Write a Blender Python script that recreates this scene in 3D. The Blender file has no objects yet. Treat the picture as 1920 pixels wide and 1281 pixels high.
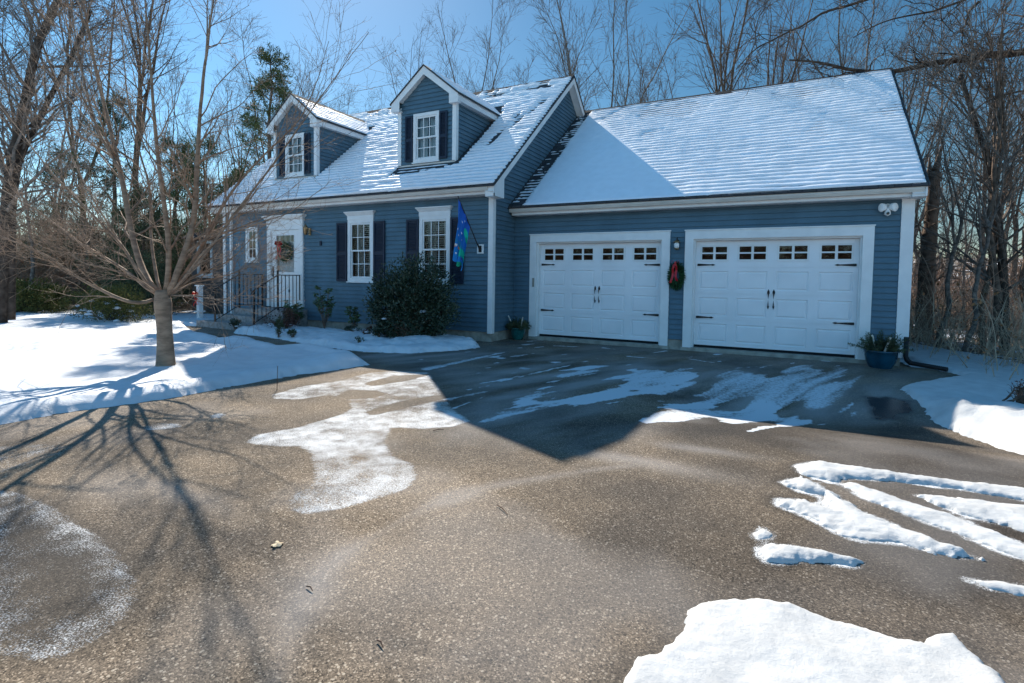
import bpy, math, random
import numpy as np
from mathutils import Vector, Matrix

sc = bpy.context.scene
COL = sc.collection
RAD = math.radians

# ------------------------------------------------------------------ camera
cam_d = bpy.data.cameras.new('camera')
cam = bpy.data.objects.new('camera', cam_d)
COL.objects.link(cam)
CP = (5.714, -9.874, 1.297)
yaw, pitch, roll = 0.482, 0.044, 0.015
fw = Vector((-math.sin(yaw) * math.cos(pitch), math.cos(yaw) * math.cos(pitch), -math.sin(pitch)))
rt = Vector((math.cos(yaw), math.sin(yaw), 0))
up = rt.cross(fw)
r2 = math.cos(roll) * rt + math.sin(roll) * up
u2 = -math.sin(roll) * rt + math.cos(roll) * up
cam.matrix_world = Matrix(((r2.x, u2.x, -fw.x, CP[0]), (r2.y, u2.y, -fw.y, CP[1]), (r2.z, u2.z, -fw.z, CP[2]), (0, 0, 0, 1)))
cam_d.sensor_width = 36
cam_d.lens = 18.58
cam_d.shift_x = -0.0020
cam_d.shift_y = -0.0386
cam_d.clip_start = 0.05
cam_d.clip_end = 3000
sc.camera = cam

# ------------------------------------------------------------------ light
SUN = Vector((1.0, -1.03, -1.0)).normalized()
sun_el = math.asin(-SUN.z)
sun_az = math.atan2(-SUN.x, -SUN.y)            # from +Y towards +X
w = bpy.data.worlds.new('World')
sc.world = w
w.use_nodes = True
nt = w.node_tree
nt.nodes.clear()
sky = nt.nodes.new('ShaderNodeTexSky')
sky.sky_type = 'NISHITA'
sky.sun_disc = False
sky.sun_elevation = sun_el
sky.sun_rotation = sun_az
sky.altitude = 100
sky.air_density = 1.0
sky.dust_density = 0.1
sky.ozone_density = 5.0
bg = nt.nodes.new('ShaderNodeBackground')
bg.inputs[1].default_value = 0.11
hs = nt.nodes.new('ShaderNodeHueSaturation')
hs.inputs['Saturation'].default_value = 1.2
hs.inputs['Hue'].default_value = 0.495
tint = nt.nodes.new('ShaderNodeMixRGB')
tint.blend_type = 'MULTIPLY'
tint.inputs[0].default_value = 1
tint.inputs[2].default_value = (1.12, .99, .84, 1)
out = nt.nodes.new('ShaderNodeOutputWorld')
nt.links.new(sky.outputs[0], hs.inputs['Color'])
nt.links.new(hs.outputs[0], tint.inputs[1])
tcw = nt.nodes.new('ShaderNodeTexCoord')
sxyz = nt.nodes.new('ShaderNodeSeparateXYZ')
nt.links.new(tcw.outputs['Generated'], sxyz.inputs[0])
mr = nt.nodes.new('ShaderNodeMapRange')          # sky made brighter behind the camera to lift the front walls, dimmer ahead
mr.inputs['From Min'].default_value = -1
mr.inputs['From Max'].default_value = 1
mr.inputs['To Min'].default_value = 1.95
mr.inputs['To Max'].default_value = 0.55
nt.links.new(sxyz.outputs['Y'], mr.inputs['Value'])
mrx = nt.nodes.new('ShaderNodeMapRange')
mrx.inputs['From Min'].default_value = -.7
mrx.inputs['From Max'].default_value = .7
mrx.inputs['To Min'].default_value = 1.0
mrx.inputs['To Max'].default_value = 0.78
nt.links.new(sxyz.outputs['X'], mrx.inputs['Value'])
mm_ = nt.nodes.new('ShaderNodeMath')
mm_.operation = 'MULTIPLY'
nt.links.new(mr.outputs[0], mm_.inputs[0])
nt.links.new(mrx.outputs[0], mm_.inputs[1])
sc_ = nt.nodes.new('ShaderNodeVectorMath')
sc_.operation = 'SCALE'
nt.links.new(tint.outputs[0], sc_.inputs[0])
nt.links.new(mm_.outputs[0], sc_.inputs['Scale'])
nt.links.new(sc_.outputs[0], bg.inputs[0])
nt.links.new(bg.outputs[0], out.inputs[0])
sd = bpy.data.lights.new('sun', 'SUN')
sd.energy = 5.0
sd.angle = RAD(0.5)
sd.color = (1.0, 0.93, 0.82)
so = bpy.data.objects.new('sun', sd)
COL.objects.link(so)
so.rotation_euler = SUN.to_track_quat('-Z', 'Y').to_euler()
sc.view_settings.view_transform = 'Standard'
sc.view_settings.look = 'None'
sc.view_settings.gamma = 1
sc.view_settings.exposure = 0.8
sc.cycles.max_bounces = 6
sc.cycles.transparent_max_bounces = 8

# ------------------------------------------------------------------ materials
def mat(name, col, rough=0.6, spec=0.3, noise=None, bump=None, metal=0.0, coat=0.0):
    """noise=(scale, amount[, colour2]) bump=(scale, distance)"""
    m = bpy.data.materials.new(name)
    m.use_nodes = True
    n, l = m.node_tree.nodes, m.node_tree.links
    b = n['Principled BSDF']
    b.inputs['Base Color'].default_value = (*col, 1)
    b.inputs['Roughness'].default_value = rough
    b.inputs['Specular IOR Level'].default_value = spec
    b.inputs['Metallic'].default_value = metal
    if coat:
        b.inputs['Coat Weight'].default_value = coat
    tc = n.new('ShaderNodeTexCoord')
    if noise:
        t = n.new('ShaderNodeTexNoise')
        t.inputs['Scale'].default_value = noise[0]
        t.inputs['Detail'].default_value = 5
        l.new(tc.outputs['Object'], t.inputs['Vector'])
        r = n.new('ShaderNodeValToRGB')
        c2 = noise[2] if len(noise) > 2 else tuple(c * (1 - noise[1]) for c in col)
        c1 = tuple(min(1, c * (1 + noise[1] * .5)) for c in col)
        r.color_ramp.elements[0].position = 0.35
        r.color_ramp.elements[1].position = 0.65
        r.color_ramp.elements[0].color = (*c2, 1)
        r.color_ramp.elements[1].color = (*c1, 1)
        l.new(t.outputs['Fac'], r.inputs[0])
        l.new(r.outputs[0], b.inputs['Base Color'])
    if bump:
        t2 = n.new('ShaderNodeTexNoise')
        t2.inputs['Scale'].default_value = bump[0]
        t2.inputs['Detail'].default_value = 6
        l.new(tc.outputs['Object'], t2.inputs['Vector'])
        bp = n.new('ShaderNodeBump')
        bp.inputs['Distance'].default_value = bump[1]
        bp.inputs['Strength'].default_value = 0.8
        l.new(t2.outputs['Fac'], bp.inputs['Height'])
        l.new(bp.outputs[0], b.inputs['Normal'])
    return m

M = {}
M['siding'] = mat('blue vinyl siding', (0.085, 0.155, 0.205), .45, .35, (2.5, .14), (60, .0015))
M['white'] = mat('white trim paint', (0.80, 0.80, 0.79), .45, .35, (4, .06), (80, .0008))
M['gutter'] = mat('almond gutter', (0.66, 0.62, 0.56), .4, .4, (3, .1))
M['door_white'] = mat('white garage door steel', (0.84, 0.84, 0.85), .4, .4, (2, .05), (120, .0006))
M['shutter'] = mat('navy shutter', (0.012, 0.022, 0.045), .5, .3, (8, .15))
M['concrete'] = mat('concrete', (0.36, 0.34, 0.29), .85, .2, (6, .3), (40, .004))
M['stone_step'] = mat('granite step', (0.32, 0.31, 0.30), .8, .2, (12, .35), (50, .004))
M['black'] = mat('black iron', (0.012, 0.012, 0.014), .45, .4, (20, .2))
M['blackplastic'] = mat('black corrugated plastic', (0.02, 0.02, 0.022), .6, .3, (20, .2))
M['seal'] = mat('rubber seal', (0.015, 0.015, 0.017), .7, .2, (20, .2))
M['bark_grey'] = mat('grey bark', (0.20, 0.165, 0.14), .9, .1, (9, .5), (35, .01))
M['bark_brown'] = mat('brown bark', (0.17, 0.12, 0.09), .9, .1, (7, .5), (30, .012))
M['bark_dark'] = mat('dark bark', (0.095, 0.07, 0.055), .9, .1, (7, .5), (30, .012))
M['bark_tan'] = mat('tan smooth bark', (0.33, 0.225, 0.155), .75, .2, (9, .36), (60, .004))
_n = M['bark_tan'].node_tree
for _t in [q for q in _n.nodes if q.type == 'TEX_NOISE']:
    _mp = _n.nodes.new('ShaderNodeMapping')
    _mp.inputs['Scale'].default_value = (.7, .7, 2.0)
    _n.links.new([q for q in _n.nodes if q.type == 'TEX_COORD'][0].outputs['Object'], _mp.inputs[0])
    _n.links.new(_mp.outputs[0], _t.inputs['Vector'])
M['twig_tan'] = mat('tan brush', (0.44, 0.33, 0.23), .9, .1, (3, .45))
M['twig_red'] = mat('reddish brush', (0.34, 0.21, 0.145), .9, .1, (3, .45))
M['dry_leaf'] = mat('dry oak leaves', (0.30, 0.15, 0.07), .8, .15, (6, .5))
M['pine'] = mat('pine needles', (0.11, 0.135, 0.05), .7, .2, (3, .5, (0.045, 0.07, 0.03)))
M['spruce'] = mat('dark evergreen needles', (0.105, 0.12, 0.06), .75, .2, (3, .5, (0.045, 0.06, 0.035)))
M['yew'] = mat('yellow green evergreen', (0.15, 0.130, 0.035), .7, .2, (3.5, .5, (0.06, 0.075, 0.022)))
M['holly'] = mat('dark holly leaves', (0.045, 0.065, 0.035), .4, .45, (5, .5, (0.015, 0.03, 0.015)))
M['rhodo'] = mat('rhododendron leaves', (0.09, 0.13, 0.05), .5, .35, (6, .5, (0.04, 0.07, 0.03)))
M['redtwig'] = mat('bronze winter leaves', (0.13, 0.05, 0.035), .6, .3, (6, .5))
M['wreath'] = mat('wreath greens', (0.03, 0.09, 0.035), .7, .2, (12, .5))
M['red'] = mat('red ribbon', (0.55, 0.01, 0.018), .35, .5, (8, .25))
M['orange_red'] = mat('orange red ribbon', (0.75, 0.045, 0.02), .5, .3, (8, .2))
M['pot_teal'] = mat('teal glazed pot', (0.008, 0.10, 0.095), .25, .5, (6, .4), None, 0, .4)
M['pot_blue'] = mat('blue glazed pot', (0.005, 0.06, 0.105), .22, .5, (5, .4), None, 0, .5)
M['soil'] = mat('potting soil', (0.05, 0.03, 0.02), .95, .1, (20, .5))
M['birch'] = mat('birch bark', (0.62, 0.58, 0.5), .7, .2, (18, .35), (40, .003))
M['lens'] = mat('camera lens', (0.008, 0.008, 0.01), .1, .6, (5, .1))
M['blind'] = mat('white blind slats', (0.70, 0.68, 0.60), .6, .2, (4, .08))
M['curtain'] = mat('pale curtain', (0.62, 0.68, 0.70), .9, .1, (6, .15))
M['room'] = mat('dim room wall', (0.10, 0.09, 0.07), .9, .1, (2, .3))
M['floor_in'] = mat('interior floor', (0.12, 0.08, 0.05), .7, .2, (2, .3))
M['taupe'] = mat('taupe siding', (0.17, 0.14, 0.125), .6, .2, (3, .2), (60, .002))
M['copper'] = mat('brass lamp', (0.30, 0.20, 0.10), .35, .5, (8, .3), None, .7)
M['leaf'] = mat('fallen oak leaf', (0.62, 0.50, 0.33), .7, .2, (30, .3))
M['stake'] = mat('driveway marker', (0.10, 0.05, 0.03), .6, .3, (20, .2))

def glass_mat():
    m = bpy.data.materials.new('window glass')
    m.use_nodes = True
    n, l = m.node_tree.nodes, m.node_tree.links
    n.clear()
    o = n.new('ShaderNodeOutputMaterial')
    mx = n.new('ShaderNodeMixShader')
    tr = n.new('ShaderNodeBsdfTransparent')
    tr.inputs[0].default_value = (.82, .86, .86, 1)
    gl = n.new('ShaderNodeBsdfGlossy')
    gl.inputs['Roughness'].default_value = .02
    tcg = n.new('ShaderNodeTexCoord')
    nz = n.new('ShaderNodeTexNoise')
    nz.inputs['Scale'].default_value = 3
    bp = n.new('ShaderNodeBump')
    bp.inputs['Distance'].default_value = .004
    l.new(tcg.outputs['Object'], nz.inputs[0])
    l.new(nz.outputs['Fac'], bp.inputs['Height'])
    l.new(bp.outputs[0], gl.inputs['Normal'])
    fr = n.new('ShaderNodeFresnel')
    fr.inputs[0].default_value = 1.6
    l.new(fr.outputs[0], mx.inputs[0])
    l.new(tr.outputs[0], mx.inputs[1])
    l.new(gl.outputs[0], mx.inputs[2])
    l.new(mx.outputs[0], o.inputs[0])
    return m
M['glass'] = glass_mat()

def snow_mat(name, tint=(.86, .89, .93), grit=.0):
    m = bpy.data.materials.new(name)
    m.use_nodes = True
    n, l = m.node_tree.nodes, m.node_tree.links
    b = n['Principled BSDF']
    b.inputs['Roughness'].default_value = .6
    b.inputs['Specular IOR Level'].default_value = .25
    tc = n.new('ShaderNodeTexCoord')
    t = n.new('ShaderNodeTexNoise')
    t.inputs['Scale'].default_value = 6
    t.inputs['Detail'].default_value = 8
    l.new(tc.outputs['Object'], t.inputs['Vector'])
    r = n.new('ShaderNodeValToRGB')
    r.color_ramp.elements[0].position = .3
    r.color_ramp.elements[1].position = .7
    r.color_ramp.elements[0].color = (*[c * (.93 - grit) for c in tint], 1)
    r.color_ramp.elements[1].color = (*tint, 1)
    l.new(t.outputs['Fac'], r.inputs[0])
    l.new(r.outputs[0], b.inputs['Base Color'])
    t2 = n.new('ShaderNodeTexNoise')
    t2.inputs['Scale'].default_value = 45
    t2.inputs['Detail'].default_value = 8
    t2.inputs['Roughness'].default_value = .7
    l.new(tc.outputs['Object'], t2.inputs['Vector'])
    bp = n.new('ShaderNodeBump')
    bp.inputs['Distance'].default_value = .008
    bp.inputs['Strength'].default_value = .6
    l.new(t2.outputs['Fac'], bp.inputs['Height'])
    l.new(bp.outputs[0], b.inputs['Normal'])
    return m
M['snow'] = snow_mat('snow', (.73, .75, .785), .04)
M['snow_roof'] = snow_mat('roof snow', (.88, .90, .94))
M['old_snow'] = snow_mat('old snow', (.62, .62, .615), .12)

def shingle_mat():
    m = mat('asphalt shingles', (0.075, 0.078, 0.082), .9, .15)
    n, l = m.node_tree.nodes, m.node_tree.links
    b = n['Principled BSDF']
    tc = n.new('ShaderNodeTexCoord')
    br = n.new('ShaderNodeTexBrick')
    br.inputs['Scale'].default_value = 1
    br.inputs['Brick Width'].default_value = .22
    br.inputs['Row Height'].default_value = .14
    br.inputs['Mortar Size'].default_value = .008
    br.inputs['Color1'].default_value = (.10, .10, .105, 1)
    br.inputs['Color2'].default_value = (.05, .052, .058, 1)
    br.inputs['Mortar'].default_value = (.02, .02, .022, 1)
    l.new(tc.outputs['UV'], br.inputs['Vector'])
    nz = n.new('ShaderNodeTexNoise')
    nz.inputs['Scale'].default_value = 14
    l.new(tc.outputs['UV'], nz.inputs['Vector'])
    mx = n.new('ShaderNodeMixRGB')
    mx.blend_type = 'MULTIPLY'
    mx.inputs[0].default_value = .5
    l.new(br.outputs[0], mx.inputs[1])
    l.new(nz.outputs['Color'], mx.inputs[2])
    g = n.new('ShaderNodeMixRGB')
    g.blend_type = 'MIX'
    g.inputs[0].default_value = 0.35
    g.inputs[2].default_value = (.075, .078, .082, 1)
    l.new(mx.outputs[0], g.inputs[1])
    l.new(g.outputs[0], b.inputs['Base Color'])
    bp = n.new('ShaderNodeBump')
    bp.inputs['Distance'].default_value = .01
    l.new(br.outputs['Fac'], bp.inputs['Height'])
    bp.invert = True
    l.new(bp.outputs[0], b.inputs['Normal'])
    return m
M['shingle'] = shingle_mat()

# ------------------------------------------------------------------ mesh helpers
class MB:
    def __init__(s):
        s.v, s.f, s.n, s.uv = [], [], 0, None
    def add(s, v, f):
        v = np.asarray(v, float).reshape(-1, 3)
        f = np.asarray(f, int)
        s.v.append(v)
        if len(f):
            s.f.append(f + s.n)
        s.n += len(v)
    def box(s, x0, x1, y0, y1, z0, z1):
        v = [(x, y, z) for z in (z0, z1) for y in (y0, y1) for x in (x0, x1)]
        s.add(v, [(0, 2, 3, 1), (4, 5, 7, 6), (0, 1, 5, 4), (2, 6, 7, 3), (0, 4, 6, 2), (1, 3, 7, 5)])
    def obox(s, o, a, b, c):
        """oriented box: origin corner o and three edge vectors"""
        o, a, b, c = [np.array(q, float) for q in (o, a, b, c)]
        v = [o + i * a + j * b + k * c for k in (0, 1) for j in (0, 1) for i in (0, 1)]
        f = [(0, 2, 3, 1), (4, 5, 7, 6), (0, 1, 5, 4), (2, 6, 7, 3), (0, 4, 6, 2), (1, 3, 7, 5)]
        if np.dot(np.cross(a, b), c) < 0:
            f = [q[::-1] for q in f]
        s.add(v, f)
    def prism(s, pts, d):
        """closed polygon pts (3D) extruded along d"""
        p = np.array(pts, float)
        d = np.array(d, float)
        n = len(p)
        nrm = np.zeros(3)
        for i in range(n):
            nrm += np.cross(p[i], p[(i + 1) % n])
        if np.dot(nrm, d) > 0:
            p = p[::-1]
        s.add(np.vstack([p, p + d]), np.zeros((0, 4), int))
        b = s.n - 2 * n
        s.f.append([tuple(b + i for i in range(n)), tuple(b + n + i for i in reversed(range(n)))])
        s.f.append(np.array([(b + i, b + n + i, b + n + (i + 1) % n, b + (i + 1) % n) for i in range(n)]))
    def quad(s, a, b, c, d):
        s.add([a, b, c, d], [(0, 1, 2, 3)])
    def tubes(s, P, R, sides=4):
        """P (B,n,3) R (B,n)"""
        P = np.asarray(P, float)
        R = np.asarray(R, float)
        if P.ndim == 2:
            P, R = P[None], R[None]
        B, n, _ = P.shape
        if B == 0:
            return
        T = np.gradient(P, axis=1)
        T /= np.linalg.norm(T, axis=2, keepdims=True) + 1e-9
        ref = np.where(np.abs(T[:, :1, 2:3]) > .9, np.array([1., 0, 0]), np.array([0, 0, 1.]))
        U = np.cross(T, np.broadcast_to(ref, T.shape))
        U /= np.linalg.norm(U, axis=2, keepdims=True) + 1e-9
        W = np.cross(T, U)
        a = np.arange(sides) * 2 * np.pi / sides
        V = P[:, :, None, :] + R[:, :, None, None] * (np.cos(a)[None, None, :, None] * U[:, :, None, :] + np.sin(a)[None, None, :, None] * W[:, :, None, :])
        b = (np.arange(B) * n * sides)[:, None, None]
        i = (np.arange(n - 1) * sides)[None, :, None]
        k = np.arange(sides)[None, None, :]
        k2 = (k + 1) % sides
        F = np.stack([b + i + k, b + i + k2, b + i + sides + k2, b + i + sides + k], -1).reshape(-1, 4)
        s.add(V.reshape(-1, 3), F)
        # end caps
        if sides >= 4:
            cap0 = [tuple(int(bb) * n * sides + s.n - B * n * sides + kk for kk in reversed(range(sides))) for bb in range(B)]
            cap1 = [tuple(int(bb) * n * sides + (n - 1) * sides + s.n - B * n * sides + kk for kk in range(sides)) for bb in range(B)]
            s.f.append(cap0 + cap1)
    def leaves(s, C, L, Wd, rng, dirs=None, flat=0.0, droop=0.0):
        """rhombic leaf quads at centres C"""
        C = np.asarray(C, float)
        N = len(C)
        if dirs is None:
            dirs = rng.normal(size=(N, 3))
            dirs[:, 2] = dirs[:, 2] * (1 - flat) - droop
        d = dirs / (np.linalg.norm(dirs, axis=1, keepdims=True) + 1e-9)
        q = np.cross(d, rng.normal(size=(N, 3)))
        q /= np.linalg.norm(q, axis=1, keepdims=True) + 1e-9
        L = L * rng.uniform(.7, 1.3, (N, 1))
        Wd = Wd * rng.uniform(.7, 1.3, (N, 1))
        V = np.stack([C, C + d * L * .45 + q * Wd * .5, C + d * L, C + d * L * .45 - q * Wd * .5], 1)
        F = np.arange(N * 4).reshape(N, 4)
        s.add(V.reshape(-1, 3), F)
    def lathe(s, prof, c, sides=24):
        """prof [(r,z)], centre c"""
        a = np.arange(sides) * 2 * np.pi / sides
        v = [(c[0] + r * math.cos(t), c[1] + r * math.sin(t), c[2] + z) for r, z in prof for t in a]
        n = len(prof)
        f = [(i * sides + k, i * sides + (k + 1) % sides, (i + 1) * sides + (k + 1) % sides, (i + 1) * sides + k) for i in range(n - 1) for k in range(sides)]
        s.add(v, f)
    def build(s, name, m, parent=None, loc=None, smooth=False, label=None, base=None):
        """verts are in world space (or the thing's local space when base=(0,0,0))"""
        if loc is None:
            loc = base if base is not None else (tuple(parent['wloc']) if parent is not None else (0, 0, 0))
        V = np.vstack(s.v) - np.array(loc)
        me = bpy.data.meshes.new(name)
        faces = []
        loops, starts, tot = [], [], []
        for f in s.f:
            if isinstance(f, np.ndarray):
                loops.append(f.reshape(-1))
                tot.append(np.full(len(f), f.shape[1]))
            else:
                for q in f:
                    loops.append(np.array(q))
                    tot.append(np.array([len(q)]))
        loops = np.concatenate(loops)
        tot = np.concatenate(tot)
        starts = np.concatenate([[0], np.cumsum(tot)[:-1]])
        me.vertices.add(len(V))
        me.vertices.foreach_set('co', V.astype(np.float32).ravel())
        me.loops.add(len(loops))
        me.loops.foreach_set('vertex_index', loops.astype(np.int32))
        me.polygons.add(len(tot))
        me.polygons.foreach_set('loop_start', starts.astype(np.int32))
        me.polygons.foreach_set('loop_total', tot.astype(np.int32))
        me.update(calc_edges=True)
        me.validate()
        me.polygons.foreach_set('use_smooth', np.full(len(me.polygons), bool(smooth)))
        me.materials.append(m)
        o = bpy.data.objects.new(name, me)
        COL.objects.link(o)
        o['wloc'] = [float(q) for q in loc]
        if parent is not None:
            o.parent = parent
            o.location = Vector(loc) - Vector(parent['wloc'])
        else:
            o.location = loc
        if label:
            o['label'] = label
        return o

def tag(o, label=None, cat=None, group=None, kind=None):
    if label: o['label'] = label
    if cat: o['category'] = cat
    if group: o['group'] = group
    if kind: o['kind'] = kind
    return o

def thing(name, label, cat, loc=(0, 0, 0), group=None):
    o = bpy.data.objects.new(name, None)
    COL.objects.link(o)
    o.location = loc
    o['wloc'] = [float(q) for q in loc]
    o.empty_display_size = .2
    return tag(o, label, cat, group)

def copy_tree(o, parent=None):
    c = o.copy()
    COL.objects.link(c)
    if parent is not None:
        c.parent = parent
    for ch in o.children:
        copy_tree(ch, c)
    return c

def sdf(poly, X, Y):
    """signed distance, positive inside"""
    P = np.array(poly, float)
    Q = np.roll(P, -1, 0)
    d = np.full(X.shape, 1e9)
    ins = np.zeros(X.shape, bool)
    for (ax, ay), (bx, by) in zip(P, Q):
        ex, ey = bx - ax, by - ay
        L = ex * ex + ey * ey + 1e-12
        t = np.clip(((X - ax) * ex + (Y - ay) * ey) / L, 0, 1)
        d = np.minimum(d, (X - ax - t * ex) ** 2 + (Y - ay - t * ey) ** 2)
        c = ((ay > Y) != (by > Y)) & (X < (bx - ax) * (Y - ay) / (by - ay + 1e-12) + ax)
        ins ^= c
    d = np.sqrt(d)
    return np.where(ins, d, -d)

def vnoise(X, Y, scale, seed=0):
    """smooth value noise, 0..1"""
    rs = np.random.RandomState(seed)
    T = rs.rand(257, 257)
    x, y = X * scale + 1000.3, Y * scale + 1000.7
    xi, yi = np.floor(x).astype(int), np.floor(y).astype(int)
    fx, fy = x - xi, y - yi
    fx, fy = fx * fx * (3 - 2 * fx), fy * fy * (3 - 2 * fy)
    a = T[xi % 256, yi % 256]; b = T[(xi + 1) % 256, yi % 256]
    c = T[xi % 256, (yi + 1) % 256]; d = T[(xi + 1) % 256, (yi + 1) % 256]
    return (a * (1 - fx) + b * fx) * (1 - fy) + (c * (1 - fx) + d * fx) * fy

def fnoise(X, Y, scale, seed=0, oct=4):
    s = 0; a = 1; t = 0
    for o in range(oct):
        s = s + a * vnoise(X, Y, scale * 2 ** o, seed + o * 7)
        t += a; a *= .5
    return s / t

def S01(t):
    t = np.clip(t, 0, 1)
    return t * t * (3 - 2 * t)

def grid_mesh(mb, X, Y, Z, mask=None):
    """X,Y,Z (n,m) grids; mask (n-1,m-1) cells to keep"""
    n, m = X.shape
    idx = np.arange(n * m).reshape(n, m)
    F = np.stack([idx[:-1, :-1], idx[1:, :-1], idx[1:, 1:], idx[:-1, 1:]], -1)
    F = F[mask] if mask is not None else F.reshape(-1, 4)
    V = np.stack([X, Y, Z], -1).reshape(-1, 3)
    used = np.zeros(n * m, bool)
    used[F.ravel()] = True
    rem = np.cumsum(used) - 1
    mb.add(V[used], rem[F])
    return used

def Hf(x, y):
    x = np.asarray(x, float); y = np.asarray(y, float)
    return -.08 - .2 * np.exp(-((y + 2.9) / 1.1) ** 2) * S01((x - 3.6) / 1.6) * (1 - S01((x - 8.5) / 2))
# ------------------------------------------------------------------ outlines on the ground (metres)
FROST_MAIN = [(1.78,-7.11),(1.67,-6.91),(1.78,-6.56),(1.76,-6.02),(1.67,-5.82),(1.38,-5.57),(1.04,-5.53),(0.93,-5.84),(0.64,-5.96),(0.44,-5.83),(0.36,-5.35),(0.46,-4.76),(0.37,-4.16),(0.63,-3.83),(1.11,-3.68),(2.35,-4.98),(3.04,-5.61),(2.99,-5.85),(2.8,-6.08),(2.55,-6.15),(2.8,-6.51),(3.08,-6.73),(3.31,-6.8),(3.46,-6.96),(3.56,-7.17),(3.52,-7.38),(3.41,-7.62),(3.3,-7.77),(3.17,-7.8),(3.04,-7.75),(2.94,-7.62),(2.94,-7.47),(2.78,-7.29),(2.43,-7.03),(2.24,-6.97),(2.03,-7.08)]
HOLE_A = [(1.16,-5.45),(1.06,-5.17),(1.3,-5.06),(1.48,-5.12),(1.52,-5.3),(1.32,-5.51)]
HOLE_B = [(1.96,-5.82),(1.96,-5.28),(2.12,-4.87),(2.22,-4.93),(2.12,-5.47),(2.05,-5.87)]
HOLE_C = [(0.91,-4.73),(0.88,-4.18),(1.18,-3.85),(1.2,-4.34),(1.06,-4.8)]
FROST_LEFT = [(0.7,-8.43),(1.27,-8.45),(1.58,-8.4),(2.09,-8.41),(2.56,-8.47),(2.91,-8.52),(3.17,-8.58),(3.31,-8.64),(3.42,-8.75),(3.5,-8.89),(3.46,-9.02),(3.38,-9.08),(3.15,-9.15)]
FROST_L2 = [(0.26,-8.29),(0.22,-8.1),(0.31,-7.93),(0.59,-7.83),(0.79,-7.81),(0.9,-7.99),(0.97,-8.17),(1.02,-8.36),(1.02,-8.52)]
FROST_S1 = [(0.57,-7.28),(0.59,-7.1),(0.79,-7.0),(0.93,-7.06),(0.87,-7.22),(0.75,-7.33)]
FROST_S2 = [(0.72,-6.74),(0.7,-6.61),(0.84,-6.59),(0.93,-6.71),(0.86,-6.79)]
SLUSH_A = [(3.02,-5.57),(2.93,-5.06),(2.89,-4.5),(2.83,-3.62),(2.78,-2.58),(2.85,-1.72),(3.1,-1.86),(3.1,-3.37),(3.21,-4.37),(3.37,-4.2),(3.54,-3.76),(3.62,-2.69),(3.71,-1.87),(4.1,-1.41),(4.67,-1.5),(4.73,-2.23),(4.42,-2.68),(4.09,-3.33),(3.87,-3.96),(3.54,-4.47),(3.42,-5.03),(3.33,-5.43),(3.21,-5.63)]
SLUSH_B = [(4.53,-4.76),(4.54,-4.22),(4.54,-3.5),(4.79,-2.92),(5.28,-2.86),(5.51,-2.69),(5.44,-3.63),(5.28,-4.28),(5.0,-4.04),(4.92,-4.56),(4.69,-4.69)]
SLUSH_C = [(4.73,-1.36),(5.0,-1.0),(5.52,-0.95),(5.81,0.06),(6.58,0.24),(6.5,-1.52),(6.37,-2.38),(5.75,-2.59),(5.14,-2.55),(4.69,-3.05),(4.54,-2.54)]
SLUSH_D = [(5.52,-2.87),(5.91,-2.91),(6.06,-3.12),(5.75,-3.79),(5.54,-3.6)]
STREAKS = [(0.91,-3.49,0.99,-1.23,0.132),(2.3,-4.95,2.49,-4.33,0.088),(2.6,-5.26,2.6,-4.67,0.044),(2.38,-3.28,2.79,-0.85,0.044),(1.37,-1.63,1.52,-1.05,0.088),(1.41,0.19,1.94,0.34,0.066),(2.37,0.43,2.96,0.26,0.066),(2.23,-4.38,2.33,-4.02,0.044),(0.62,0.54,0.91,1.37,0.066),(3.16,-0.46,3.64,-0.45,0.066),(4.13,-0.13,4.61,-0.38,0.066),(4.98,-0.75,5.5,-0.08,0.066),(2.32,-3.73,2.33,-3.27,0.044),(5.64,1.17,6.4,0.91,0.066),(4.03,-1.85,4.38,-1.12,0.066)]
HOUSE_SHADE = [(-1.19,-0.71),(0.72,0.61),(4.01,1.24),(7.05,1.2),(8.03,0.32),(7.07,-1.22),(7.2,-2.09),(6.4,-2.77),(4.56,-3.74),(4.54,-4.8),(4.39,-6.36),(3.07,-5.69),(1.13,-3.78),(-0.16,-3.47),(-3.89,-2.57),(-5.97,-2.12)]  # outline of the house shadow, painted darker on the asphalt
WET_R = [(4.41,-5.0),(4.6,-3.93),(5.86,-3.11),(7.14,-2.45),(7.5,-3.99),(7.52,-4.7),(6.74,-7.0),(6.63,-6.95),(6.22,-7.01),(5.8,-7.09),(5.51,-7.03),(5.67,-6.39),(5.47,-5.68),(5.0,-5.38)]
PUDDLE = [(6.57,-1.78),(6.84,-1.63),(7.15,-1.78),(7.21,-2.17),(6.94,-2.44),(6.62,-2.57),(6.5,-2.34)]
DRIVE_LAWN = [(-1.43,-9.87),(-0.72,-8.72),(-0.51,-7.86),(-0.54,-7.62),(-0.51,-7.26),(-0.4,-6.88),(-0.31,-6.45),(-0.35,-5.86),(-0.32,-5.29),(-0.28,-4.81),(-0.17,-4.34),(-0.09,-3.67)]
LAWN_WALK = [(-0.09,-3.67),(-0.76,-3.32),(-1.33,-3.11),(-2.06,-2.83),(-2.55,-2.89),(-2.55,-3.25),(-3.3,-3.02),(-4.14,-2.75),(-4.57,-2.82),(-4.57,-3.05),(-5.5,-2.74),(-6.34,-2.52),(-7.44,-2.09)]
WALK_FAR = [(-8.53,-1.44),(-8.84,-0.84),(-7.71,-0.82),(-6.63,-1.33)]
BED = [(-5.7,-2.07),(-7.03,-0.9),(-7.74,0.01),(-6.82,0.71),(-5.14,0.71),(-3.48,0.14),(-1.96,0.31),(-1.4,1.32),(-0.31,0.64),(-0.2,-0.03),(0.2,-1.03),(0.05,-1.69),(-0.35,-2.45),(-1.08,-2.61),(-2.06,-2.56),(-3.22,-2.34),(-4.55,-2.07)]
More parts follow.
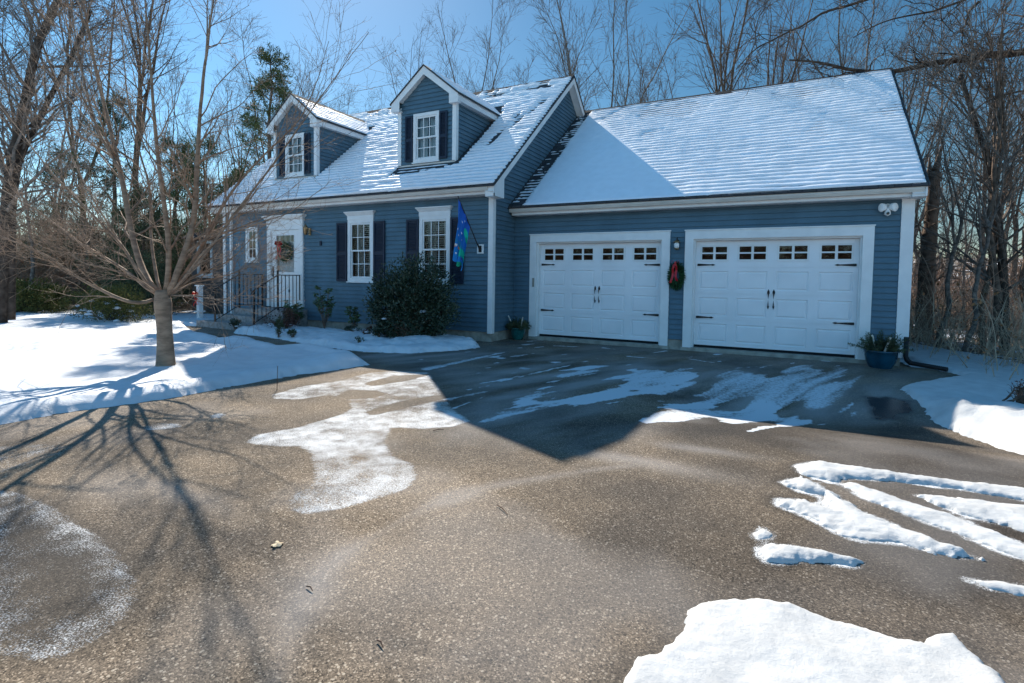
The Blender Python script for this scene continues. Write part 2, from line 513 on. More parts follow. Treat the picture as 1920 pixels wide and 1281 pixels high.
R1 = [(5.78,-5.43),(5.93,-5.22),(6.24,-5.23),(6.63,-5.19),(7.17,-5.1),(7.67,-5.01),(7.55,-5.31),(7.09,-5.38),(6.77,-5.36),(6.47,-5.4),(6.15,-5.5),(6.01,-5.66),(5.82,-5.6)]
R2 = [(5.71,-5.83),(5.82,-5.63),(5.94,-5.78),(6.04,-5.95),(6.15,-6.11),(6.38,-6.29),(6.52,-6.38),(6.6,-6.47),(6.47,-6.51),(6.28,-6.48),(6.06,-6.55),(6.0,-6.52),(5.86,-6.37),(5.69,-6.27),(5.68,-6.17),(5.81,-6.11),(5.95,-6.16),(5.93,-5.98),(5.81,-5.95)]
R3 = [(6.05,-5.66),(6.17,-5.61),(6.36,-5.75),(6.6,-5.9),(6.79,-6.09),(7.13,-6.4),(7.06,-6.59),(6.73,-6.32),(6.55,-6.16),(6.37,-6.03),(6.2,-5.89)]
R4 = [(6.47,-5.64),(6.61,-5.58),(6.87,-5.53),(7.5,-5.44),(7.23,-6.13),(6.88,-5.95),(6.66,-5.84)]
R5 = [(5.62,-6.91),(5.65,-6.85),(5.75,-6.81),(5.94,-6.79),(6.09,-6.8),(6.03,-6.86),(5.8,-6.95),(5.66,-7.05),(5.63,-7.0)]
R6 = [(6.49,-6.74),(6.59,-6.7),(7.05,-6.61),(6.97,-6.8),(6.64,-6.79),(6.55,-6.78)]
R7 = [(5.57,-6.76),(5.62,-6.65),(5.67,-6.71),(5.66,-6.77),(5.6,-6.81)]
SLAB = [(5.27,-8.41),(5.25,-8.15),(5.26,-8.05),(5.32,-8.0),(5.36,-7.92),(5.38,-7.81),(5.39,-7.69),(5.38,-7.64),(5.47,-7.54),(5.63,-7.45),(5.75,-7.41),(5.91,-7.43),(6.05,-7.44),(6.2,-7.43),(6.24,-7.35),(6.32,-7.31),(6.35,-7.38),(6.38,-7.47),(6.41,-7.51),(6.43,-7.78)]
BANK = [(7.63,2.48),(7.76,1.0),(8.12,0.37),(7.65,-0.31),(7.17,-0.96),(7.06,-1.28),(7.19,-2.01),(7.18,-2.43),(7.35,-2.76),(7.5,-3.03),(7.62,-3.58),(7.67,-4.73),(7.89,-5.51)]
CREST = [(7.99,4.89),(8.55,4.29),(9.04,3.41),(9.23,1.93),(9.51,-0.28)]


# ------------------------------------------------------------------ terrain
def terrain():
    g = np.concatenate([-np.geomspace(900, 16, 40)[:-1], np.arange(-16, 16.01, .5), np.geomspace(16, 900, 40)[1:]])
    X, Y = np.meshgrid(g, g, indexing='ij')
    r = np.hypot(X, Y - 4)
    Z = Hf(X, Y) - .05
    Z = Z - 1.6 * S01((X - 9.2) / 22) * S01((Y + 14) / 8)
    Z = Z + .02 * np.clip(r - 45, 0, None) + 9 * S01((r - 90) / 160)
    Z = Z + (fnoise(X, Y, .25, 3) - .5) * .25 * S01((r - 14) / 10)
    mb = MB()
    grid_mesh(mb, X, Y, Z)
    m = bpy.data.materials.new('leaf litter with thin snow')
    m.use_nodes = True
    n, l = m.node_tree.nodes, m.node_tree.links
    b = n['Principled BSDF']
    b.inputs['Roughness'].default_value = .9
    tc = n.new('ShaderNodeTexCoord')
    def nz(sc_, det=6):
        t = n.new('ShaderNodeTexNoise'); t.inputs['Scale'].default_value = sc_; t.inputs['Detail'].default_value = det
        l.new(tc.outputs['Object'], t.inputs['Vector']); return t
    t1, t2, t3 = nz(5, 8), nz(.35, 6), nz(30, 4)
    r1 = n.new('ShaderNodeValToRGB')
    e = r1.color_ramp.elements
    e[0].position = .3; e[0].color = (.05, .032, .02, 1)
    e[1].position = .7; e[1].color = (.26, .17, .10, 1)
    l.new(t1.outputs['Fac'], r1.inputs[0])
    r2_ = n.new('ShaderNodeValToRGB')
    r2_.color_ramp.elements[0].position = .56; r2_.color_ramp.elements[1].position = .6
    ad = n.new('ShaderNodeMath'); ad.operation = 'ADD'
    mu = n.new('ShaderNodeMath'); mu.operation = 'MULTIPLY'; mu.inputs[1].default_value = .25
    sb = n.new('ShaderNodeMath'); sb.operation = 'SUBTRACT'; sb.inputs[1].default_value = .12
    l.new(t1.outputs['Fac'], mu.inputs[0]); l.new(mu.outputs[0], sb.inputs[0])
    l.new(t2.outputs['Fac'], ad.inputs[0]); l.new(sb.outputs[0], ad.inputs[1])
    l.new(ad.outputs[0], r2_.inputs[0])
    mx = n.new('ShaderNodeMixRGB')
    mx.inputs[2].default_value = (.8, .83, .88, 1)
    l.new(r2_.outputs[0], mx.inputs[0]); l.new(r1.outputs[0], mx.inputs[1])
    l.new(mx.outputs[0], b.inputs['Base Color'])
    bp = n.new('ShaderNodeBump'); bp.inputs['Distance'].default_value = .04
    l.new(t3.outputs['Fac'], bp.inputs['Height']); l.new(bp.outputs[0], b.inputs['Normal'])
    o = mb.build('ground', m, smooth=True)
    tag(o, 'brown leaf covered ground with thin snow patches', kind='structure')
terrain()

def ground_z(x, y):
    r = np.hypot(x, y - 4)
    z = Hf(x, y) - .05 - 1.6 * S01((x - 9.2) / 22) * S01((y + 14) / 8) + .02 * np.clip(r - 45, 0, None) + 9 * S01((r - 90) / 160)
    return z + (fnoise(np.asarray(x, float), np.asarray(y, float), .25, 3) - .5) * .25 * S01((r - 14) / 10)

# ------------------------------------------------------------------ driveway with frost, slush, wet areas and painted house shade
def driveway():
    xs = np.concatenate([np.arange(-16, -2.2, .2), np.arange(-2.2, 8.6, .04), np.arange(8.6, 16, .4)])
    ys = np.concatenate([np.arange(-30, -10, .8), np.arange(-10, 1.04, .04)])
    X, Y = np.meshgrid(xs, ys, indexing='ij')
    Z = Hf(X, Y) + .012 * (fnoise(X, Y, .5, 11) - .5)
    mb = MB()
    # keep: driveway area and the walk to the steps
    grid_mesh(mb, X, Y, Z)
    wob = (fnoise(X, Y, 3.5, 21) - .5) * .10
    fr = np.full(X.shape, -1.)
    main = sdf(FROST_MAIN, X, Y) + wob * .5
    for h in (HOLE_A, HOLE_B, HOLE_C):
        main = np.minimum(main, -sdf(h, X, Y) - .02)
    left = sdf(FROST_LEFT, X, Y) + wob * .5
    fr_main = np.clip(.5 + main / .06, 0, 1)
    # left frost: strong rim, wet glittering middle
    rim = np.clip(.5 + left / .05, 0, 1) * (.35 + .24 * np.exp(-(np.clip(left, 0, 9) / .20) ** 2) + .10 * (fnoise(X, Y, 2.2, 6) - .5))
    l2 = np.clip(.5 + (sdf(FROST_L2, X, Y) + wob) / .1, 0, 1) * .5
    s1 = np.clip(.5 + (sdf(FROST_S1, X, Y) + wob * .4) / .06, 0, 1) * .62
    s2 = np.clip(.5 + (sdf(FROST_S2, X, Y) + wob * .3) / .06, 0, 1) * .66
    fr = np.maximum.reduce([fr_main * (.62 + .30 * (fnoise(X, Y, 1.6, 5) - .4)), rim, l2, s1, s2])
    # diffuse salt streaks
    curve = [(4.75, -5.96), (4.32, -6.46), (3.95, -6.95), (3.82, -7.35), (3.79, -7.78), (3.79, -8.0), (3.84, -8.18), (3.98, -8.42), (4.13, -8.61), (4.29, -8.8)]
    dd = np.full(X.shape, 9.)
    for (ax, ay), (bx, by) in zip(curve[:-1], curve[1:]):
        ex, ey = bx - ax, by - ay
        t = np.clip(((X - ax) * ex + (Y - ay) * ey) / (ex * ex + ey * ey), 0, 1)
        dd = np.minimum(dd, np.hypot(X - ax - t * ex, Y - ay - t * ey))
    wan = .12 * (fnoise(X, Y, 1.8, 47) - .5)
    salt = .20 * np.exp(-((dd + wan * 1.6) / .07) ** 2) + .15 * np.clip((fnoise(X, Y, .9, 44) - .53) * 6, 0, 1)
    for (cx_, cy_, rx_, ry_, am) in ((4.7, -5.9, .6, .13, .30), (5.1, -5.35, .4, .10, .25), (2.2, -7.95, .6, .10, .22), (1.9, -8.05, .4, .2, .2)):
        salt = np.maximum(salt, am * np.exp(-(((X - cx_) / rx_) ** 2 + ((Y - cy_ + wan * 1.5) / ry_) ** 2)))
    # slush: sheets with torn edges, drawn out along the wheel direction
    u = (X * .35 + Y * .94)
    v = (X * .94 - Y * .35)
    torn = (fnoise(u * .55, v * 3.2, 1.7, 31) - .5)
    salt = np.maximum(salt, .42 * np.clip(.5 + sdf(HOUSE_SHADE, X, Y) / .6, 0, 1) * np.clip(.15 + 2.6 * (fnoise((X * .35 + Y * .94) * .6, (X * .94 - Y * .35) * 2.4, 1.3, 52) - .36), 0, 1.2) * (1 - .6 * S01((Y + 1.6) / 1.2)))  # pale film painted over the house shadow to raise its shade tone
    sl = np.full(X.shape, -1.)
    for p, a in ((SLUSH_A, .75), (SLUSH_B, 1.5), (SLUSH_D, .9)):
        sl = np.maximum(sl, np.clip(.5 + (sdf(p, X, Y) + torn * a) / .12, 0, 1))
    c = np.clip(.5 + (sdf(SLUSH_C, X, Y) + torn * 1.0) / .3, 0, 1) * .80
    sl = np.maximum(sl, c)
    for x0, y0, x1, y1, ww in STREAKS:
        ex, ey = x1 - x0, y1 - y0
        t = np.clip(((X - x0) * ex + (Y - y0) * ey) / (ex * ex + ey * ey), 0, 1)
        d = np.hypot(X - x0 - t * ex, Y - y0 - t * ey) + (fnoise(X, Y, 6, 71) - .5) * .12
        sl = np.maximum(sl, np.clip(.5 + (ww * .8 * (1 - .6 * t) - d) / .03, 0, 1) * .85)
    # scattered crumbs of slush in front of the garage
    crumbs = np.clip((vnoise(u * .8, v * 2.2, 3.1, 91) - .86) * 14, 0, 1) * S01((sdf(HOUSE_SHADE, X, Y)) / .5)
    sl = np.maximum(sl, crumbs * .9)
    sl = sl * np.clip(.78 + .75 * (fnoise(u * .5, v * 4.5, 2.4, 37) - .32), .25, 1)
    # wetness, and the house shadow put into the colour as darkening
    wet = np.clip(.5 + (sdf(HOUSE_SHADE, X, Y) + (fnoise(X, Y, 1.2, 13) - .5) * .9) / .5, 0, 1) * (.32 + .4 * np.clip((fnoise(X, Y, 1.4, 14) - .45) * 4, 0, 1))
    wr = np.clip(.5 + (sdf(WET_R, X, Y) + (fnoise(X, Y, 1.1, 17) - .5) * 1.6) / .8, 0, 1) * 1.0
    wl = np.clip(.5 + (left - .02) / .2, 0, 1) * .95
    dark = np.clip((fnoise(X, Y, .75, 19) - .47) * 5, 0, 1) * .42
    # damp apron near every snow mound
    damp = np.zeros(X.shape)
    for p in (R1, R2, R3, R4, R5, R6, SLAB):
        damp = np.maximum(damp, np.exp(-(np.clip(-sdf(p, X, Y) - .01, 0, 9) / .10) ** 2))
    wet = np.maximum.reduce([wet, wr, wl, dark, damp * .85])  # real wet areas and the painted house shade share this mask
    for p in (R1, R2, R3, R4, R5, R6, R7):
        o_ = np.clip(-sdf(p, X, Y), 0, 9)
        fr = np.maximum(fr, np.clip(.30 + .75 * fnoise(X, Y, 7, 83), 0, 1) * np.exp(-(o_ / .055) ** 2))
    pud = np.clip(.5 + (sdf(PUDDLE, X, Y) + (fnoise(X, Y, 2.5, 29) - .5) * .5) / .08, 0, 1)
    m = bpy.data.materials.new('driveway asphalt')
    m.use_nodes = True
    n, l = m.node_tree.nodes, m.node_tree.links
    b = n['Principled BSDF']
    tc = n.new('ShaderNodeTexCoord')
    def N(tp, **k):
        q = n.new(tp)
        for a, v_ in k.items():
            q.inputs[a].default_value = v_
        return q
    def mth(op, a, b_=None, clamp=False):
        q = n.new('ShaderNodeMath'); q.operation = op; q.use_clamp = clamp
        for i, z in enumerate((a, b_)):
            if z is None: continue
            if isinstance(z, (int, float)): q.inputs[i].default_value = z
            else: l.new(z, q.inputs[i])
        return q.outputs[0]
    def mix(f, c1, c2):
        q = n.new('ShaderNodeMixRGB')
        if isinstance(f, float): q.inputs[0].default_value = f
        else: l.new(f, q.inputs[0])
        for i, c in ((1, c1), (2, c2)):
            if isinstance(c, tuple): q.inputs[i].default_value = (*c, 1)
            else: l.new(c, q.inputs[i])
        return q.outputs[0]
    def att(nm):
        q = n.new('ShaderNodeAttribute'); q.attribute_name = nm; return q.outputs['Fac']
    vo = N('ShaderNodeTexVoronoi', Scale=185.); l.new(tc.outputs['Object'], vo.inputs['Vector'])
    vo2 = N('ShaderNodeTexVoronoi', Scale=330.); l.new(tc.outputs['Object'], vo2.inputs['Vector'])
    sep = n.new('ShaderNodeSeparateColor'); l.new(vo.outputs['Color'], sep.inputs[0])
    sep2 = n.new('ShaderNodeSeparateColor'); l.new(vo2.outputs['Color'], sep2.inputs[0])
    cr = n.new('ShaderNodeValToRGB'); e = cr.color_ramp.elements
    e[0].position = 0; e[0].color = (.035, .03, .026, 1)
    e[1].position = 1; e[1].color = (.80, .70, .58, 1)
    for pos, c_ in ((.25, (.12, .10, .083)), (.6, (.25, .21, .168)), (.86, (.38, .32, .255))):
        q = cr.color_ramp.elements.new(pos); q.color = (*c_, 1)
    l.new(sep.outputs[0], cr.inputs[0])
    cr2 = n.new('ShaderNodeValToRGB'); e = cr2.color_ramp.elements
    e[0].position = 0; e[0].color = (.10, .088, .075, 1)
    e[1].position = 1; e[1].color = (.40, .34, .27, 1)
    l.new(sep2.outputs[1], cr2.inputs[0])
    base = mix(.33, cr.outputs[0], cr2.outputs[0])
    vo3 = N('ShaderNodeTexVoronoi', Scale=75.); l.new(tc.outputs['Object'], vo3.inputs['Vector'])
    sep3 = n.new('ShaderNodeSeparateColor'); l.new(vo3.outputs['Color'], sep3.inputs[0])
    near_ = mth('LESS_THAN', vo3.outputs['Distance'], .42)
    base = mix(mth('MULTIPLY', mth('MULTIPLY', mth('GREATER_THAN', sep3.outputs[0], .90), near_), .75), base, (.72, .66, .57))
    base = mix(mth('MULTIPLY', mth('MULTIPLY', mth('LESS_THAN', sep3.outputs[0], .16), near_), .75), base, (.035, .032, .03))
    big = N('ShaderNodeTexNoise', Scale=.9, Detail=6.); l.new(tc.outputs['Object'], big.inputs['Vector'])
    br = n.new('ShaderNodeValToRGB'); e = br.color_ramp.elements
    e[0].position = .34; e[0].color = (.50, .475, .46, 1); e[1].position = .66; e[1].color = (1.02, .91, .78, 1)
    l.new(big.outputs['Fac'], br.inputs[0])
    mm = n.new('ShaderNodeMixRGB'); mm.blend_type = 'MULTIPLY'; mm.inputs[0].default_value = 1
    l.new(base, mm.inputs[1]); l.new(br.outputs[0], mm.inputs[2])
    wetShadeA = att('wet')
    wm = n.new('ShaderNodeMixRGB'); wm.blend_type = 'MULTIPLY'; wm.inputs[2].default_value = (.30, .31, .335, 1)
    l.new(wetShadeA, wm.inputs[0]); l.new(mm.outputs[0], wm.inputs[1])
    # frost: grains and hollows fill as coverage grows
    fn = N('ShaderNodeTexNoise', Scale=140., Detail=4., Roughness=.7); l.new(tc.outputs['Object'], fn.inputs['Vector'])
    fn2 = N('ShaderNodeTexNoise', Scale=7., Detail=5.); l.new(tc.outputs['Object'], fn2.inputs['Vector'])
    fA = att('frost')
    th = mth('ADD', mth('MULTIPLY', mth('SUBTRACT', fn.outputs['Fac'], .5), 2.0), mth('MULTIPLY', mth('SUBTRACT', fn2.outputs['Fac'], .5), .8))
    cov = mth('MULTIPLY', mth('ADD', mth('SUBTRACT', mth('MULTIPLY', fA, 1.7), .93), th), 3.0, True)
    cov = mth('MULTIPLY', cov, mth('MULTIPLY', fA, 9.0, True))
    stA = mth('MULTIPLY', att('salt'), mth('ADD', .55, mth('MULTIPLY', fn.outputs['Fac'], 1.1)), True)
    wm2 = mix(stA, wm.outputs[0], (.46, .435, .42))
    c1 = mix(cov, wm2, (.80, .80, .80))
    sA = att('slush')
    sn = N('ShaderNodeTexNoise', Scale=26., Detail=7., Roughness=.75); l.new(tc.outputs['Object'], sn.inputs['Vector'])
    scv = mth('MULTIPLY', mth('ADD', mth('SUBTRACT', mth('MULTIPLY', sA, 1.35), .72), mth('MULTIPLY', mth('SUBTRACT', sn.outputs['Fac'], .5), 1.5)), 2.6, True)
    scv = mth('MULTIPLY', scv, mth('MULTIPLY', sA, 6.0, True))
    c2 = mix(scv, c1, (.66, .69, .72))
    pA = att('puddle')
    c3 = mix(pA, c2, (.03, .03, .032))
    l.new(c3, b.inputs['Base Color'])
    # roughness
    ro = mth('SUBTRACT', .92, mth('MULTIPLY', wetShadeA, .22))
    ro = mth('SUBTRACT', ro, mth('MULTIPLY', pA, .64), True)
    l.new(ro, b.inputs['Roughness'])
    b.inputs['Specular IOR Level'].default_value = .14
    hgt = mth('ADD', mth('MULTIPLY', sep.outputs[0], .5), mth('MULTIPLY', sep2.outputs[1], .3))
    hgt = mth('ADD', hgt, mth('MULTIPLY', cov, .6))
    hgt = mth('ADD', hgt, mth('MULTIPLY', scv, 1.6))
    hgt = mth('MULTIPLY', hgt, mth('SUBTRACT', 1.0, mth('MULTIPLY', pA, .97)))
    bp = n.new('ShaderNodeBump'); bp.inputs['Distance'].default_value = .005; bp.inputs['Strength'].default_value = .7
    l.new(hgt, bp.inputs['Height']); l.new(bp.outputs[0], b.inputs['Normal'])
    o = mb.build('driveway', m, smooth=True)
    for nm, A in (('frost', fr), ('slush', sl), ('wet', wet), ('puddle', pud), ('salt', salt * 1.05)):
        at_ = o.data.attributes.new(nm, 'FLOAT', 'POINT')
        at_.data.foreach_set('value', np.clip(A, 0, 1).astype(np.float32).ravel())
    tag(o, 'tan grey asphalt driveway with frost patches and slush', kind='structure')
driveway()

# ------------------------------------------------------------------ snow fields and mounds
def snow_field(name, poly, h, edge, xs, ys, lift=0.0, seed=1, lump=.03, base=Hf, mat_='snow', extra=None, power=.5):
    X, Y = np.meshgrid(xs, ys, indexing='ij')
    d = sdf(poly, X, Y) + (fnoise(X, Y, 5, seed) - .5) * edge * .5 + (fnoise(X, Y, 22, seed + 1) - .5) * edge * .6 + (fnoise(X, Y, 50, seed + 6) - .5) * edge * .35
    prof = np.clip(d / edge, 0, 1)
    prof = 1 - (1 - prof) ** 2
    prof = prof ** power if power != 1 else prof
    Z = base(X, Y) + h * prof * (1 + 0) + (fnoise(X, Y, 1.3, seed + 3) - .5) * lump * 2 * prof + (fnoise(X, Y, 6, seed + 9) - .5) * lump * .5 * prof
    if extra is not None:
        Z = Z + extra(X, Y) * prof
    Z = np.where(d < 0, base(X, Y) - .03, Z)
    keep = d > -max(edge, .12)
    k = keep[:-1, :-1] | keep[1:, 1:] | keep[:-1, 1:] | keep[1:, :-1]
    mb = MB()
    grid_mesh(mb, X, Y, Z, k)
    return mb

def nonuni(fine0, fine1, step, far0=None, far1=None, cstep=.5):
    a = np.arange(fine0, fine1, step)
    if far0 is not None: a = np.concatenate([np.arange(far0, fine0, cstep), a])
    if far1 is not None: a = np.concatenate([a, np.arange(a[-1] + cstep, far1, cstep)])
    return a

lawn_poly = [(-1.3, -30)] + DRIVE_LAWN[:-1] + LAWN_WALK + [(-9.2, -1.2), (-9.8, 1.0), (-12.5, .6), (-15, .3), (-17.2, -1), (-18.5, -4), (-22, -12), (-24, -30)]
def lawn_extra(X, Y):
    # rim thrown up by the plough along the drive, slight swell around the lawn
    d = sdf(lawn_poly, X, Y)
    near = np.exp(-((X + .7) / 1.0) ** 2) * S01((Y + 9.5) / 1.5) * (1 - S01((Y + 3.0) / .6))
    rim = .05 * np.exp(-((d - .22) / .12) ** 2) * near
    walk = .04 * np.exp(-((d - .25) / .15) ** 2) * S01((X + 7) / 1) * S01((Y + 4.2) / .6)
    swell = .07 * (fnoise(X, Y, .35, 77) - .5) * S01((d - .5) / 2)
    tip = .10 * np.exp(-(((X + .55) / .45) ** 2 + ((Y + 3.95) / .35) ** 2))
    return rim + walk + swell + tip + .05 * S01((d - .5) / 3)
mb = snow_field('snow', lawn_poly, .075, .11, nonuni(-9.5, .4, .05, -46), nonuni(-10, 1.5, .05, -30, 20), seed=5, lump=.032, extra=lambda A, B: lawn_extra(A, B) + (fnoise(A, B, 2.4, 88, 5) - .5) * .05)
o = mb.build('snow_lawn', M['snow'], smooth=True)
tag(o, 'white snow covering the front lawn', kind='structure')

bed_poly = BED[:]
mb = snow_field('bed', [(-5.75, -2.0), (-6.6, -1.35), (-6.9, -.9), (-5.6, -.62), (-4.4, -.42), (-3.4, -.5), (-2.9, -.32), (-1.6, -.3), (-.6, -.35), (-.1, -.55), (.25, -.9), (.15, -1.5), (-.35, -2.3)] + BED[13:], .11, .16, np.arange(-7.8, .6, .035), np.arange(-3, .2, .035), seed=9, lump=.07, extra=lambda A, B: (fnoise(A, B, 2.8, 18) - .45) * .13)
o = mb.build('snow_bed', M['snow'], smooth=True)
tag(o, 'snow heap over the planting bed under the front windows', kind='structure')
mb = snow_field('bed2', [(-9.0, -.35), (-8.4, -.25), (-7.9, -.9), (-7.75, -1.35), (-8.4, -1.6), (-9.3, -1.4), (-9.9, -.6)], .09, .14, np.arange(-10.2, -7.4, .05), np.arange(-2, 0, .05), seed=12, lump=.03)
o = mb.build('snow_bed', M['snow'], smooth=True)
tag(o, 'snow left of the front steps', kind='structure')

bank_poly = BANK + [(10, -9), (14, -14), (14, -3)] + [(9.62, -.3), (9.45, 1.9), (9.1, 3.4), (8.6, 4.3), (8.0, 6.5), (7.5, 6.5)]
def bank_extra(X, Y):
    d = sdf(bank_poly, X, Y)
    pile = .16 * S01((-Y - 1.6) / .8) * S01(d / .35) * (.5 + fnoise(X, Y, 1.6, 61))
    return pile + .20 * (fnoise(X, Y, 2.9, 63, 5) - .45) * S01((-Y - 1.5) / 1) * S01(d / .3)
mb = snow_field('bank', bank_poly, .05, .12, nonuni(6.9, 9.8, .04, None, 14, .3), nonuni(-6, 3, .04, -14, 7, .3), seed=15, lump=.02, extra=bank_extra)
o = mb.build('snow_bank', M['old_snow'], smooth=True)
tag(o, 'snow bank along the right edge of the driveway', kind='structure')

G_R = 'leftover snow ridges on the driveway'
def mound(poly, h, edge, step, label, seed, pw=.8, lump=.014):
    P = np.array(poly)
    x0, y0 = P.min(0) - .15; x1, y1 = P.max(0) + .15
    xs, ys = np.arange(x0, x1, step), np.arange(y0, y1, step)
    X, Y = np.meshgrid(xs, ys, indexing='ij')
    ex = lambda A, B: (fnoise(A, B, 9, seed + 2) - .5) * .022 + (fnoise(A, B, 28, seed + 4) - .5) * .008
    mb = snow_field('m', poly, h * .62, edge * 1.3, xs, ys, seed=seed, lump=lump, power=pw, extra=ex)
    cx, cy = P.mean(0)
    o = mb.build('snow_ridge', M['old_snow'], smooth=True, loc=(float(cx), float(cy), float(Hf(cx, cy))))
    tag(o, label, 'snow patch', G_R)
mound(R1, .05, .07, .014, 'long narrow snow ridge running to the right edge, farthest of the ridges', 31)
mound(R2, .055, .09, .012, 'broad lumpy snow patch tapering to a point, with a footprint hollow', 32, lump=.03)
mound(R3, .04, .06, .012, 'thin curved snow ridge between the broad patch and the wedge', 33)
mound(R4, .045, .08, .014, 'snow wedge widening towards the right edge of the driveway', 34)
mound(R5, .045, .05, .008, 'small teardrop of snow alone on the dark wet asphalt', 35)
mound(R6, .035, .05, .012, 'thin snow sliver at the right edge, nearest to the big slab', 36)
mound(R7, .02, .04, .008, 'tiny crusty snow scrap above the teardrop', 37, lump=.02)
P = np.array(SLAB)
mb = snow_field('slab', SLAB + [(6.7, -8.4), (6.7, -9.3), (5.1, -9.3)], .05, .045, np.arange(5.0, 6.9, .01), np.arange(-9.4, -7.25, .01), seed=38, lump=.010, power=.45, extra=lambda A, B: (fnoise(A, B, 4, 3) - .5) * .03 + (fnoise(A, B, 30, 4) - .5) * .004)
o = mb.build('snow_slab', M['old_snow'], smooth=True, loc=(5.8, -8, -.08))
tag(o, 'large flat snow slab in the bottom right foreground', 'snow patch')
# ------------------------------------------------------------------ the house
MS = (6.91 - 3.27) / (3.984 + .35)                      # main roof slope
EY, EZ = -.35, 3.27             # main eave
RY, RZ = 3.984, 6.91           # main ridge
XL, XR = -9.10, 0.0
XRL, XRR = -9.36, .23           # rakes
GY, GX = 1.028, 7.40            # garage front wall, right wall
GEY, GEZ = .68, 2.93            # garage eave
GRY, GRZ = 5.075, 6.255
GS = (GRZ - GEZ) / (GRY - GEY)
GXR = 7.60
def zmain(y): return EZ + MS * (y - EY) if y < RY else RZ - MS * (y - RY)
def zgar(y): return GEZ + GS * (y - GEY) if y < GRY else GRZ - GS * (y - GRY)

house = thing('house', 'blue sided cape house with two dormers and attached two car garage, roofs under snow', 'house')

def siding(mb, o, u, nrm, z0, z1, lo, hi, holes=(), course=.102, lap=.022):
    """lapped siding: o origin (x,y), u unit dir (x,y), nrm outward (x,y); lo/hi functions of z giving extents along u"""
    zb = z0
    def pt(s, z, off):
        return (o[0] + u[0] * s + nrm[0] * off, o[1] + u[1] * s + nrm[1] * off, z)
    def ivals(a, c):
        zm = (a + c) / 2
        segs = [(None, None)]
        L0, H0 = lo(a), hi(a); L1, H1 = lo(c), hi(c)
        if (L0 + L1) >= (H0 + H1): return []
        cuts = sorted([(h[0], h[1]) for h in holes if h[2] < zm < h[3]])
        res = []; cur = (L0, L1)
        for h0, h1 in cuts:
            if h0 > max(cur): res.append((cur, (h0, h0)))
            cur = (h1, h1)
        if max(H0, H1) > max(cur): res.append((cur, (H0, H1)))
        return res
    while zb < z1 - 1e-4:
        zt = min(zb + course, z1)
        br = sorted({zb, zt} | {z for h in holes for z in h[2:4] if zb < z < zt})
        for a, c in zip(br[:-1], br[1:]):
            oa, oc = lap * (1 - (a - zb) / course), lap * (1 - (c - zb) / course)
            for (l0, l1), (h0, h1) in ivals(a, c):
                if h0 - l0 < 1e-3 and h1 - l1 < 1e-3: continue
                mb.quad(pt(l0, a, oa), pt(h0, a, oa), pt(h1, c, oc), pt(l1, c, oc))
                if a == zb:
                    mb.quad(pt(l0, a, 0), pt(h0, a, 0), pt(h0, a, oa), pt(l0, a, oa))
        zb = zt

# ---- window geometry (all front facing: plane y = Y, outward -Y)
def frame_rect(mb, x0, x1, z0, z1, w, y0, y1):
    mb.box(x0, x0 + w, y0, y1, z0, z1)
    mb.box(x1 - w, x1, y0, y1, z0, z1)
    mb.box(x0 + w, x1 - w, y0 - .001, y1, z0, z0 + w)
    mb.box(x0 + w, x1 - w, y0 - .001, y1, z1 - w, z1)

